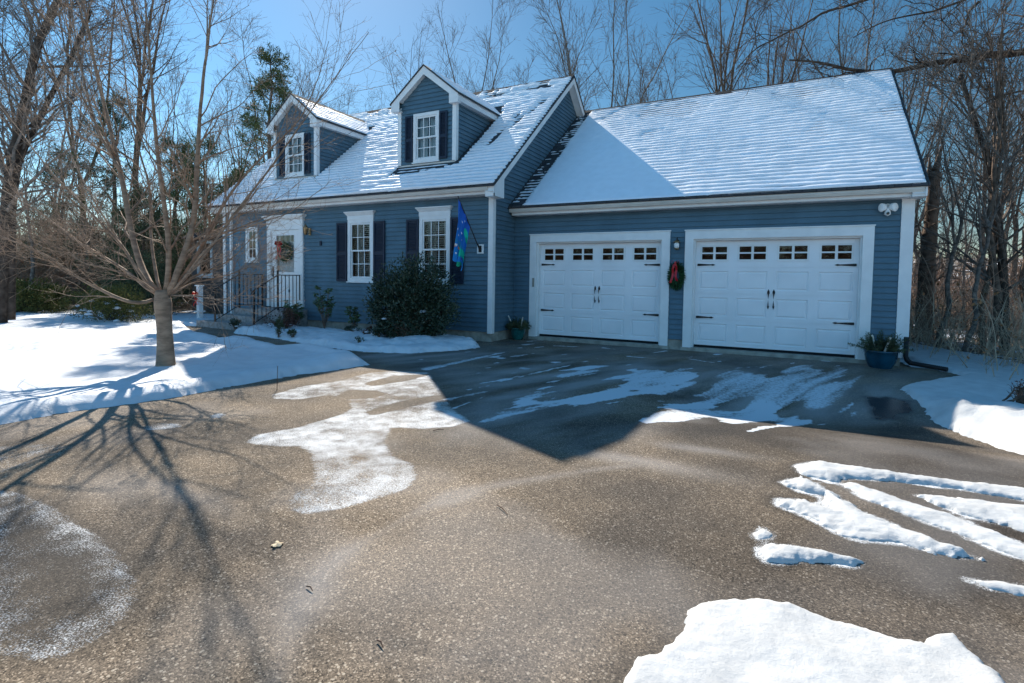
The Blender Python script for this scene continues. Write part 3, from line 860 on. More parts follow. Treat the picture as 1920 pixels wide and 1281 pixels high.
def window(parent, x0, x1, z0, z1, Y, cas=.085, crown=False, cols=3, rows=2, blinds=True, curtain=False, double=True):
    """x0..z1 is the outside of the casing"""
    mb = MB()
    frame_rect(mb, x0, x1, z0, z1, cas, Y - .035, Y + .03)
    mb.box(x0 - .02, x1 + .02, Y - .06, Y + .02, z0 - .03, z0 - .001)
    win = mb.build('window', M['white'], parent)
    a0, a1, b0, b1 = x0 + cas, x1 - cas, z0 + cas, z1 - cas
    mid = (b0 + b1) / 2
    mb = MB()
    sash = [(b0 + .003, mid + .02, .012), (mid - .02, b1 - .003, -.012)] if double else [(b0 + .003, b1 - .003, 0)]
    for c0, c1, dy in sash:
        y = Y + dy
        frame_rect(mb, a0 + .003, a1 - .003, c0, c1, .038, y - .008, y + .022)
        g0, g1, h0, h1 = a0 + .041, a1 - .041, c0 + .038, c1 - .038
        for k in range(1, cols):
            xx = g0 + (g1 - g0) * k / cols
            mb.box(xx - .009, xx + .009, y - .002, y + .012, h0, h1)
        for k in range(1, rows):
            zz = h0 + (h1 - h0) * k / rows
            mb.box(g0, g1, y - .003, y + .011, zz - .009, zz + .009)
    mb.build('sash', M['white'], win)
    mb = MB()
    for c0, c1, dy in sash:
        mb.quad((a0 + .03, Y + dy + .006, c0 + .03), (a1 - .03, Y + dy + .006, c0 + .03), (a1 - .03, Y + dy + .006, c1 - .03), (a0 + .03, Y + dy + .006, c1 - .03))
    mb.build('pane', M['glass'], win)
    if crown:
        mb = MB()
        c = (x0 + x1) / 2; hw = (x1 - x0) / 2
        mb.box(x0 - .005, x1 + .005, Y - .045, Y + .01, z1, z1 + .10)
        p = [(hw + .005, z1 + .10), (hw + .02, z1 + .12), (hw + .045, z1 + .155), (hw + .065, z1 + .175), (hw + .065, z1 + .195)]
        for (w0, q0), (w1, q1) in zip(p[:-1], p[1:]):
            d0, d1 = .045 + (w0 - hw), .045 + (w1 - hw)
            V = [(c - w0, Y - d0, q0), (c + w0, Y - d0, q0), (c + w0, Y, q0), (c - w0, Y, q0), (c - w1, Y - d1, q1), (c + w1, Y - d1, q1), (c + w1, Y, q1), (c - w1, Y, q1)]
            mb.add(V, [(0, 1, 5, 4), (1, 2, 6, 5), (3, 0, 4, 7)])
        w1, q1 = p[-1]
        mb.quad((c - w1, Y - .11, q1), (c + w1, Y - .11, q1), (c + w1, Y, q1), (c - w1, Y, q1))
        mb.build('window_crown', M['white'], win)
    if blinds:
        mb = MB()
        z = b0 + .02
        while z < b1:
            mb.obox((a0 + .02, Y + .10, z), (a1 - a0 - .04, 0, 0), (0, .028, .018), (0, -.001, .003))
            z += .05
        for xx in (a0 + .15, a1 - .15):
            mb.box(xx - .012, xx + .012, Y + .098, Y + .1, b0, b1)
        mb.build('blind', M['blind'], win)
        mb = MB()
        n = 14
        for s0, s1 in ((a0, a0 + (a1 - a0) * .36),):
            xs = np.linspace(s0, s1, n)
            ys = Y + .2 + .02 * np.sin(np.arange(n) * 1.9)
            for i in range(n - 1):
                mb.quad((xs[i], ys[i], b0), (xs[i + 1], ys[i + 1], b0), (xs[i + 1], ys[i + 1], b1), (xs[i], ys[i], b1))
        mb.build('curtain', M['curtain'], win, smooth=True)
    if curtain:
        mb = MB()
        n = 30
        xs = np.linspace(a0, a1, n)
        ys = Y + .12 + .025 * np.sin(np.arange(n) * 1.35)
        for i in range(n - 1):
            if 11 < i < 15: continue
            mb.quad((xs[i], ys[i], b0), (xs[i + 1], ys[i + 1], b0), (xs[i + 1], ys[i + 1], b1), (xs[i], ys[i], b1))
        mb.build('curtain', M['curtain'], win, smooth=True)
    return win, (a0, a1, b0, b1)

def shutter(parent, x0, x1, z0, z1, Y):
    mb = MB()
    t = .045
    frame_rect(mb, x0, x1, z0, z1, t, Y - .035, Y - .008)
    mid = z0 + (z1 - z0) * .47
    mb.box(x0 + t, x1 - t, Y - .034, Y - .008, mid - .035, mid + .035)
    mb.box(x0 + t, x1 - t, Y - .014, Y - .009, z0 + t, z1 - t)
    z = z0 + t + .012
    while z < z1 - t - .01:
        if abs(z - mid) > .05:
            mb.obox((x0 + t, Y - .016, z), (x1 - x0 - 2 * t, 0, 0), (0, -.015, -.012), (0, .003, .006))
        z += .034
    return mb.build('shutter', M['shutter'], parent)

# openings in the main front wall (outer casing rects)
W1 = (-4.17, -3.33, 1.17, 2.70); W2 = (-1.935, -1.078, 1.17, 2.70)
WS = (-8.10, -7.59, 1.67, 2.64)
DOOR = (-7.16, -5.75, .44, 2.66)
holes = [(a + .05, b - .05, c + .05, d - .05) for a, b, c, d in (W1, W2, WS)] + [(DOOR[0] + .1, DOOR[1] - .1, DOOR[2] - .05, DOOR[3] - .08)]
mb = MB()
siding(mb, (0, 0), (1, 0), (0, -1), .13, 3.10, lambda z: XL, lambda z: XR, holes)
# gable walls
def lo_g(z): return max(0.0, (z - zmain(0)) / MS) if z > zmain(0) else 0.0
def hi_g(z): return 2 * RY - lo_g(z)
siding(mb, (XR, 0), (0, 1), (1, 0), .13, 6.60, lo_g, hi_g)
mbL = MB()
siding(mbL, (XL, 0), (0, 1), (-1, 0), .13, 6.60, lo_g, hi_g)
mb.build('wall', M['siding'], house)
mbL.build('wall', M['siding'], house)
mb = MB()
mb.box(XL, XR, 2 * RY - .02, 2 * RY, 0, 3.0)
mb.quad((XL, 0.02, 3.0), (XR - .02, 0.02, 3.0), (XR - .02, 7.9, 3.0), (XL, 7.9, 3.0))
mb.quad((XL, 0.02, .45), (XR - .02, 0.02, .45), (XR - .02, 7.9, .45), (XL, 7.9, .45))
mb.box(XL + .02, XR - .02, 2.6, 2.7, .45, 3.0)
mb.build('interior', M['room'], house)
# foundation
mb = MB()
mb.box(XL + .01, XR - .012, .012, 2 * RY - .03, -.4, .14)
mb.box(XR + .0, GX - .012, GY + .55, 9.1, -.4, .02)
mb.box(.0, .44, GY + .012, GY + .3, -.4, .155)
mb.box(3.53, 3.84, GY + .006, GY + .3, -.4, .12)
mb.box(6.93, GX - .012, GY + .012, GY + .3, -.4, .12)
mb.box(GX - .2, GX - .013, GY + .3, 9.1, -.4, .12)
# door sill strips
mb.box(.42, 3.56, GY - .06, GY + .55, -.4, -.012)
mb.box(3.80, 6.96, GY - .06, GY + .55, -.4, -.012)
mb.build('foundation', M['concrete'], house)

# ---- garage walls
GD = [(.42, 3.54), (3.83, 6.945)]     # outside of the door casings
GH = 2.29
gh = [(a + .10, b - .10, -.3, GH - .08) for a, b in GD]
mb = MB()
siding(mb, (0, GY), (1, 0), (0, -1), .13, 3.12, lambda z: 0.0, lambda z: GX, gh)
mb.build('wall', M['siding'], house)
mb = MB()
def lo_s(z): return max(GY, GEY + (z - GEZ) / GS) if z > zgar(GY) else GY
siding(mb, (GX, 0), (0, 1), (1, 0), .13, 6.15, lo_s, lambda z: 2 * GRY - lo_s(z))
mb.build('wall', M['siding'], house)
mb = MB()
mb.box(.05, GX - .05, 9.05, 9.1, -.1, 3.0)
mb.quad((.02, GY + .02, 2.9), (GX - .02, GY + .02, 2.9), (GX - .02, 9.1, 2.9), (.02, 9.1, 2.9))
mb.box(.01, .05, GY + .03, 9.0, -.05, 2.9)
mb.build('interior', M['room'], house)

# ---- trim
def trim(name, boxes, m='white', parent=house):
    mb = MB()
    for b in boxes: mb.box(*b)
    return mb.build(name, M[m], parent)
trim('corner_board', [(XR - .085, XR + .030, -.031, -.001, .10, 3.1)])
trim('corner_board', [(XR + .001, XR + .0295, -.0005, .085, .10, 3.1)])
trim('corner_board', [(XL - .030, XL + .085, -.031, -.001, .10, 3.1)])
trim('corner_board', [(GX - .09, GX + .030, GY - .031, GY - .001, .06, 2.9)])
trim('corner_board', [(GX + .001, GX + .0295, GY - .0005, GY + .09, .06, 2.9)])
trim('corner_bead', [(.016, .032, GY - .03, GY - .014, .13, 2.75)], 'siding')

# main eave: soffit, fascia, gutter
def eave(x0, x1, ey, ez, wy, name='gutter'):
    trim('soffit', [(x0 + .03, x1 - .03, ey + .05, wy + .005, ez - .205, ez - .185)])
    trim('fascia', [(x0 + .02, x1 - .02, ey + .03, ey + .05, ez - .20, ez - .03)])
    mb = MB()
    prof = [(.029, -.03), (-.085, -.03), (-.085, -.055), (-.07, -.07), (-.075, -.095), (-.045, -.145), (.029, -.145)]
    mb.prism([(x0, ey + a, ez + b) for a, b in prof], (x1 - x0, 0, 0))
    mb.build(name, M['gutter'], house)
eave(XRL + .05, XRR - .16, EY + .06, EZ, 0)
eave(.035, GXR - .05, GEY + .06, GEZ, GY)

# rake boards and soffits of the main gable (right)
def rake(xo, xi, ey, ez, ry, rz, h=.17, stop=None, drop=.045):
    mb = MB()
    xm = xi if xi > xo else xi
    t = .022 if xi < xo else -.022
    for sgn in (1, -1):
        a = np.array([0, ey, ez - drop]); b = np.array([0, ry, rz - drop])
        if sgn < 0:
            a = np.array([0, 2 * ry - ey, ez - drop])
        P = [(xo, a[1], a[2]), (xo, b[1], b[2]), (xo, b[1], b[2] - h), (xo, a[1], a[2] - h)]
        mb.prism(P, (-t, 0, 0))
    mb.build('rake_board', M['white'], house)
    mb = MB()
    for sgn in (1, -1):
        ya = ey if sgn > 0 else 2 * ry - ey
        P = [(xo - t, ya, ez - drop - h + .04), (xo - t, ry, rz - drop - h + .04), (xi, ry, rz - drop - h + .04), (xi, ya, ez - drop - h + .04)]
        mb.prism(P, (0, 0, .012))
    mb.build('rake_soffit', M['white'], house)
rake(XRR, XR + .015, EY, EZ, RY, RZ)
rake(XRL, XL - .015, EY, EZ, RY, RZ)
rake(GXR - .01, GX + .015, GEY, GEZ, GRY, GRZ)
# boxed eave returns
mb = MB()
def ret(x0, x1, y0, y1, z0, z1): mb.box(x0, x1, y0, y1, z0, z1)
ret(XR - .0, XRR + .003, EY + .02, .07, EZ - .27, EZ - .015)
mb.prism([(XRR + .0035, .07, EZ - .27), (XRR + .0035, .07, EZ + MS * (.07 - EY) - .06), (XRR + .0035, EY + .02, EZ - .06), (XRR + .0035, EY + .02, EZ - .27)], (-.03, 0, 0))
mb.build('eave_return', M['white'], house)
mb = MB()
mb.box(GX + .0, GXR - .008, GEY + .02, GY + .05, GEZ - .215, GEZ - .02)
mb.build('eave_return', M['white'], house)

# ---- roofs
def roof_slab(name, x0, x1, ey, ez, ry, rz, th=.045, parent=house):
    mb = MB()
    s = (rz - ez) / (ry - ey)
    L = math.hypot(ry - ey, rz - ez)
    quads = []
    for sgn in (1, -1):
        ya = ey - .03 if sgn > 0 else 2 * ry - ey + .03
        za = ez - .03 * s
        P = [(x0, ya, za), (x0, ry, rz), (x0, ry, rz - th), (x0, ya, za - th)]
        mb.prism(P, (x1 - x0, 0, 0))
    o = mb.build(name, M['shingle'], parent)
    uv = o.data.uv_layers.new(name='UVMap')
    me = o.data
    for p in me.polygons:
        for li in p.loop_indices:
            co = me.vertices[me.loops[li].vertex_index].co
            uv.data[li].uv = (co.x + parent['wloc'][0], (co.z + parent['wloc'][2]) / math.sin(math.atan(s)))
    return o
roof_slab('roof', XRL - .02, XRR + .02, EY, EZ, RY, RZ)
roof_slab('roof', .0, GXR + .015, GEY, GEZ, GRY, GRZ)
# ridge caps
for x0, x1, ry, rz, s in ((XRL - .02, XRR + .02, RY, RZ, MS), (.0, GXR + .015, GRY, GRZ, GS)):
    x = x0
    mb = MB()
    while x < x1 - .05:
        e = min(x + .16, x1)
        for sg in (1, -1):
            mb.prism([(x, ry, rz + .022), (x, ry - sg * .13, rz + .018 - s * .13), (x, ry - sg * .13, rz + .006 - s * .13), (x, ry, rz + .008)], (e - x - .004, 0, 0))
        x = e
    mb.build('ridge_cap', M['shingle'], house)

# dormer positions are used by the snow mask as well
DORM = [-2.16, -6.703]
DB, DH = .834, .981            # half widths: body, eave
DYF, DPZ, DEZ = .52, 6.336, 5.56
DS = (DPZ - DEZ) / DH

def roof_snow(name, x0, x1, ey, ez, ry, rz, thick, step=.024, parent=house, course=.145, amp=.014, seed=3, rough=None):
    L = math.hypot(ry - ey, rz - ez)
    cy, cz = (ry - ey) / L, (rz - ez) / L
    xs = np.arange(x0, x1 + step / 2, step)
    ss = np.arange(0, L - .02, step * .52)
    X, Sg = np.meshgrid(xs, ss, indexing='ij')
    ph = (Sg + .035 * (fnoise(X, Sg, 1.1, seed) - .5)) / course
    fr = ph - np.floor(ph)
    # each course holds a soft roll of snow: steep lower lip, flat top
    roll = np.where(fr < .35, np.sin(fr / .35 * np.pi / 2), np.cos((fr - .35) / .65 * np.pi / 2) ** .8)
    row = np.floor(ph)
    col = fnoise(X, Sg * .25, 2.2, seed + 5, 3)
    a = amp * (.45 + 1.1 * fnoise(X + row * 3.7, row * 1.3, 2.6, seed + 8, 2))
    T = thick(X, Y_ := ey + Sg * cy)
    if rough is not None:
        T = T - .009 * np.clip(rough(X, Y_) - .1, 0, 1) * np.clip(.3 + 2.5 * (fnoise(X, Y_, .8, seed + 61) - .35), 0, 1.5)
    if rough is not None:
        a = a * rough(X, Y_)
    T = T + a * roll * 1.9 + (col - .5) * .014 * (1 if rough is None else np.clip(rough(X, Y_), 0, 1)) + (fnoise(X, Sg, 6, seed + 2, 3) - .5) * .008 * (1 if rough is None else np.clip(rough(X, Y_), 0, 1.3))
    rg_ = 1 if rough is None else np.clip(rough(X, Y_) - .1, 0, 1)
    T = T - rg_ * .072 * np.exp(-((fr - .06) / .11) ** 2) * np.clip((fnoise(X + row * 2.1, row * .7, 2.1, seed + 31, 3) - .20) * 5, 0, 1)
    edge = np.minimum(np.minimum(X - x0, x1 - X), Sg + .01)
    T = np.where(T > 0, T * np.clip(edge / .07, 0, 1) ** .5, T)
    T = np.minimum(T, .002 + np.clip(edge, 0, 9) * 3)
    Yw = ey + Sg * cy - T * cz
    Zw = ez + Sg * cz + T * cy
    keep = T > -.012
    k = keep[:-1, :-1] | keep[1:, 1:] | keep[:-1, 1:] | keep[1:, :-1]
    mb = MB()
    grid_mesh(mb, X, Yw, Zw, k)
    return mb.build(name, M['snow_roof'], parent, smooth=True)

def th_garage(X, Y):
    t = .025 + .010 * (fnoise(X, Y, .7, 71) - .5)
    # bare strip of shingles along the gable wall, and along the right rake
    edge = .36 + .05 * (fnoise(X, Y, 3, 5) - .5) + .10 * (Y - GEY) / 4.4 * 0
    t = t - .040 * (1 - S01((X - edge) / .06))
    patch = (fnoise(X, Y, 7, 14) - .45) * .10 * (X < .5)
    t = t + patch * (X > .12) * .35
    t = t - .09 * S01((X - (GXR - .035)) / .03)
    t = t - .03 * (1 - S01((GRY - .07 - Y) / .03)) - .014 * S01((fnoise(X, Y, 1.4, 75) - .52) / .12) * S01((Y - 2.0) / 1.5)
    return t
roof_snow('roof_snow', .05, GXR - .0, GEY - .02, GEZ - .015, GRY, GRZ, th_garage, seed=3, amp=.0052,
          rough=lambda X, Y: .10 + 2.2 * (1 - S01((X - .36) / .1)) + 1.15 * S01((X - (.27 + (5.1 - Y) * .795)) / .12) * (.75 + .6 * fnoise(X, Y, .9, 17)))

def th_main(X, Y):
    t = .030 + .012 * (fnoise(X, Y, .8, 91) - .5)
    for dx in DORM:
        inside = (np.abs(X - dx) < DB + .03) & (Y > DYF - .05) & (Y < 2.9)
        t = np.where(inside, -.1, t)
        # melted strip under the window and along the right cheek
    dx = DORM[0]
    wob = (fnoise(X, Y, 4, 33) - .5) * .25
    under = (np.abs(X - dx + .02) < DB + .05) & (Y < DYF) & (Y > DYF - .34 + wob * .8 + .22 * S01((dx - X - .1) / 1.0) * 0 + .18 * S01((X - dx - .2) / .6))
    t = np.where(under, t - .05, t)
    strip = (X > dx + DB) & (X < dx + DB + .16 + wob * .25) & (Y > DYF - .1) & (Y < 2.6)
    t = np.where(strip, t - .06, t)
    for cx, cy, rx, ry_ in ((-.72, 1.35, .10, .42), (-.45, 1.95, .10, .30), (-.25, 2.35, .10, .18), (-.60, 2.2, .08, .15), (-.15, 2.75, .12, .2), (-2.0, 3.55, .5, .12), (-.7, 3.6, .6, .10), (-3.22, 2.0, .2, .09)):
        g = ((X - cx + (Y - cy) * -.12) / rx) ** 2 + ((Y - cy) / ry_) ** 2
        t = t - .055 * np.exp(-g ** 1.5) * (.6 + .8 * fnoise(X, Y, 9, 8))
    for d2 in DORM:
        s2 = (X > d2 + DB) & (X < d2 + DB + .05) & (Y > DYF - .1) & (Y < 2.5)
        t = np.where(s2, t - .06, t)
    t = t - .05 * S01((X - (XRR - .05)) / .04)
    top = fnoise(X, Y, 2.2, 55)
    t = t - .04 * S01((Y - 3.2) / .5) * (top > .5) * S01((top - .5) / .1)
    t = t - .05 * (1 - S01((RY - .07 - Y) / .04))
    return t
roof_snow('roof_snow', XRL + .0, XRR + .0, EY - .02, EZ - .017, RY, RZ, th_main, seed=23, amp=.0052,
          rough=lambda X, Y: .10 + 2.2 * (1 - S01((X - .36) / .1)) + 1.15 * (1 - np.maximum.reduce([S01((X - dx - .7) / .05) * (1 - S01((X - dx - .72 - (2.15 - Y) * .90) / .12)) * (Y < 2.35) for dx in DORM])))

# rear slopes
def th_rear(X, Y): return .03 + 0 * X
# ---- windows of the main front
def siding_Y(): return 0.0
for a, b, c, d in (W1, W2):
    window(house, a, b, c, d, 0.0, crown=True)
window(house, *WS, 0.0, cas=.075, crown=False, cols=2, rows=3, blinds=False, double=False)
for x0, x1 in ((W1[0] - .37, W1[0] - .02), (W1[1] + .02, W1[1] + .37), (W2[0] - .37, W2[0] - .02), (W2[1] + .02, W2[1] + .37)):
    shutter(house, x0, x1, 1.17, 2.64, -.018)

# ---- front door
mb = MB()
x0, x1, z0, z1 = DOOR
mb.box(x0, x0 + .15, -.06, .06, z0, z1)
mb.box(x1 - .15, x1, -.06, .06, z0, z1)
mb.box(x0 - .012, x0 + .162, -.072, .0, z0, z0 + .2)
mb.box(x1 - .162, x1 + .012, -.072, .0, z0, z0 + .2)
mb.box(x0 + .15, x1 - .15, -.058, .06, z1 - .14, z1)
mb.box(x0 - .01, x1 + .01, -.07, .01, z1, z1 + .12)
hw = (x1 - x0) / 2; c = (x0 + x1) / 2
for (w0, q0), (w1, q1) in (((hw + .01, z1 + .12), (hw + .03, z1 + .15)), ((hw + .03, z1 + .15), (hw + .075, z1 + .20)), ((hw + .075, z1 + .20), (hw + .1, z1 + .225)), ((hw + .1, z1 + .225), (hw + .1, z1 + .25))):
    d0, d1 = .07 + w0 - hw, .07 + w1 - hw
    V = [(c - w0, -d0, q0), (c + w0, -d0, q0), (c + w0, 0, q0), (c - w0, 0, q0), (c - w1, -d1, q1), (c + w1, -d1, q1), (c + w1, 0, q1), (c - w1, 0, q1)]
    mb.add(V, [(0, 1, 5, 4), (1, 2, 6, 5), (3, 0, 4, 7)])
mb.quad((c - hw - .1, -.17, z1 + .25), (c + hw + .1, -.17, z1 + .25), (c + hw + .1, 0, z1 + .25), (c - hw - .1, 0, z1 + .25))
mb.box(x0 + .15, x1 - .15, -.05, .08, z0 - .02, z0 + .025)
mb.build('door_surround', M['white'], house)
d0, d1, e0, e1 = x0 + .155, x1 - .155, z0 + .03, z1 - .145
mb = MB()
g0, g1, h0, h1 = d0 + .20, d1 - .20, e0 + .92, e1 - .14
mb.box(d0, g0, -.03, .01, e0, e1); mb.box(g1, d1, -.03, .01, e0, e1)
mb.box(g0, g1, -.03, .01, h1, e1); mb.box(g0, g1, -.03, .01, e0, h0)
frame_rect(mb, g0 - .02, g1 + .02, h0 - .02, h1 + .02, .022, -.038, -.028)
frame_rect(mb, g0 + .03, g1 - .03, e0 + .14, h0 - .16, .018, -.036, -.028)
fd = mb.build('front_door', M['white'], house)
mb = MB(); mb.quad((g0, -.01, h0), (g1, -.01, h0), (g1, -.01, h1), (g0, -.01, h1)); mb.build('pane', M['glass'], fd)
mb = MB(); mb.box(d0, d1, .05, .09, e0, h0 + .05); mb.box(d0, d1, .05, .09, h0 + .05, h1 - .16)
mb.box(d0, g0 + .05, .049, .09, h1 - .16, e1); mb.box(g1 - .05, d1, .049, .09, h1 - .16, e1)
for k in range(3):
    xa = g0 + .05 + (g1 - g0 - .1) / 3 * k
    mb.box(xa - .012, xa + .012, .045, .09, h1 - .16, e1)
mb.build('inner_door', M['curtain'], fd)
mb = MB()
mb.tubes(np.array([[d0 + .07, -.045, e0 + .80], [d0 + .07, -.08, e0 + .83], [d0 + .07, -.08, e0 + .97], [d0 + .07, -.045, e0 + 1.0]]), np.full(4, .010), 6)
mb.box(d0 + .045, d0 + .095, -.042, -.03, e0 + .78, e0 + 1.06)
mb.build('handle', M['black'], fd)

# ---- garage doors
def garage_door(xa, xb):
    cw = .162
    a, b, top = xa + cw, xb - cw, GH - .162
    mb = MB()
    mb.box(xa, a, GY - .045, GY + .02, -.012, GH)
    mb.box(b, xb, GY - .045, GY + .02, -.012, GH)
    mb.box(a, b, GY - .045, GY + .02, top, GH)
    # reveal
    mb.box(a - .02, a + .03, GY + .018, GY + .19, -.012, top + .02)
    mb.box(b - .03, b + .02, GY + .018, GY + .19, -.012, top + .02)
    mb.box(a + .03, b - .03, GY + .018, GY + .19, top - .03, top + .02)
    mb.box(xa - .015, xb + .015, GY - .06, GY - .01, GH + .001, GH + .022)
    cas = mb.build('door_casing', M['white'], house)
    Y = GY + .13
    z0, z1 = .035, top - .03
    a += .03; b -= .03
    sec = (z1 - z0) / 4
    W = (b - a)
    colw = W / 4
    mb = MB()
    panes, muntins = [], MB()
    xsb = [a, b]; cells = []
    for r in range(4):
        zb, zt = z0 + r * sec + .004, z0 + (r + 1) * sec - .004
        holes_ = []
        for c_ in range(4):
            cx = a + colw * (c_ + .5)
            if r == 3:
                hw_, hz0, hz1 = .245, zb + .13, zt - .10
            else:
                hw_, hz0, hz1 = colw / 2 - .075, zb + .075, zt - .075
            holes_.append((cx - hw_, cx + hw_, hz0, hz1))
        hz0, hz1 = holes_[0][2], holes_[0][3]
        mb.box(a, b, Y, Y + .04, zb, hz0)
        mb.box(a, b, Y, Y + .04, hz1, zt)
        xs_ = [a] + [q for h in holes_ for q in h[:2]] + [b]
        for i in range(0, len(xs_), 2):
            mb.box(xs_[i], xs_[i + 1], Y, Y + .04, hz0, hz1)
        # shadow joint backing between sections
        mb.box(a, b, Y + .012, Y + .035, zt, zt + .008)
        for h in holes_:
            if r < 3:
                # pressed panel: sloping groove, raised field
                def ring(i0, y0, i1, y1):
                    A = [(h[0] + i0, Y + y0, h[2] + i0), (h[1] - i0, Y + y0, h[2] + i0), (h[1] - i0, Y + y0, h[3] - i0), (h[0] + i0, Y + y0, h[3] - i0)]
                    B = [(h[0] + i1, Y + y1, h[2] + i1), (h[1] - i1, Y + y1, h[2] + i1), (h[1] - i1, Y + y1, h[3] - i1), (h[0] + i1, Y + y1, h[3] - i1)]
                    mb.add(A + B, [(0, 1, 5, 4), (1, 2, 6, 5), (2, 3, 7, 6), (3, 0, 4, 7)])
                ring(0, 0, .010, .019); ring(.010, .019, .022, .019); ring(.022, .019, .045, .003)
                mb.quad((h[0] + .045, Y + .003, h[2] + .045), (h[1] - .045, Y + .003, h[2] + .045), (h[1] - .045, Y + .003, h[3] - .045), (h[0] + .045, Y + .003, h[3] - .045))
            else:
                panes.append(h)
    gd = mb.build('garage_door', M['door_white'], house)
    for h in panes:
        f = MB()
        frame_rect(f, h[0] - .018, h[1] + .018, h[2] - .018, h[3] + .018, .034, Y - .014, Y + .002)
        cx, cz = (h[0] + h[1]) / 2, (h[2] + h[3]) / 2
        f.box(cx - .022, cx + .022, Y - .013, Y + .004, h[2] + .016, h[3] - .016)
        f.box(h[0] + .016, h[1] - .016, Y - .0125, Y + .0045, cz - .014, cz + .014)
        f.build('window_frame', M['white'], gd)
        g = MB(); g.quad((h[0], Y + .012, h[2]), (h[1], Y + .012, h[2]), (h[1], Y + .012, h[3]), (h[0], Y + .012, h[3])); g.build('pane', M['glass'], gd)
    # bottom seal
    s = MB(); s.box(a + .01, b - .01, Y - .004, Y + .035, -.008, .036); s.build('bottom_seal', M['seal'], gd)
    # strap hinges
    for sx, x_ in ((1, a + .03), (-1, b - .03)):
        for zz in (z0 + 3 * sec + .045, z0 + sec + .04):
            hmb = MB()
            P = [(x_, Y - .012, zz + .022), (x_ + sx * .03, Y - .012, zz + .024), (x_ + sx * .25, Y - .012, zz + .010), (x_ + sx * .29, Y - .012, zz + .018), (x_ + sx * .335, Y - .012, zz), (x_ + sx * .29, Y - .012, zz - .018), (x_ + sx * .25, Y - .012, zz - .010), (x_ + sx * .03, Y - .012, zz - .024), (x_, Y - .012, zz - .022)]
            hmb.prism(P, (0, .011, 0))
            hmb.build('hinge', M['black'], gd)
    cx = (a + b) / 2
    for sx in (-1, 1):
        hx = cx + sx * .045
        zc = z0 + 1.72 * sec + .05
        hmb = MB()
        hmb.tubes(np.array([[hx, Y - .004, zc - .13], [hx, Y - .04, zc - .10], [hx, Y - .045, zc], [hx, Y - .04, zc + .10], [hx, Y - .004, zc + .13]]), np.array([.008, .011, .016, .011, .008]), 6)
        hmb.prism([(hx - .012, Y - .008, zc - .15), (hx, Y - .008, zc - .185), (hx + .012, Y - .008, zc - .15), (hx + .019, Y - .008, zc - .12), (hx - .019, Y - .008, zc - .12)], (0, .007, 0))
        hmb.prism([(hx - .019, Y - .008, zc + .11), (hx + .019, Y - .008, zc + .11), (hx + .022, Y - .008, zc + .15), (hx, Y - .008, zc + .20), (hx - .022, Y - .008, zc + .15)], (0, .007, 0))
        hmb.build('handle', M['black'], gd)
    return gd
for a, b in GD:
    garage_door(a, b)
# small keypad on the left casing
trim('keypad', [(.50, .545, GY - .065, GY - .046, 1.12, 1.32)], 'concrete')

# ---- downspouts
def downspout(x, y, z0, z1, w=.075, d=.055, kick=True, m='white'):
    mb = MB()
    mb.box(x - w / 2, x + w / 2, y - d, y, z0, z1)
    for zz in (z0 + .5, (z0 + z1) / 2, z1 - .4):
        mb.box(x - w / 2 - .006, x + w / 2 + .006, y - d - .006, y, zz, zz + .03)
    return mb.build('downspout', M[m], house)
downspout(-8.72, -.02, .12, 3.09)
# on the right corner of the garage
mb = MB()
mb.box(GX + .031, GX + .090, GY - .02, GY + .05, .30, 2.76)
mb.build('downspout', M['white'], house)

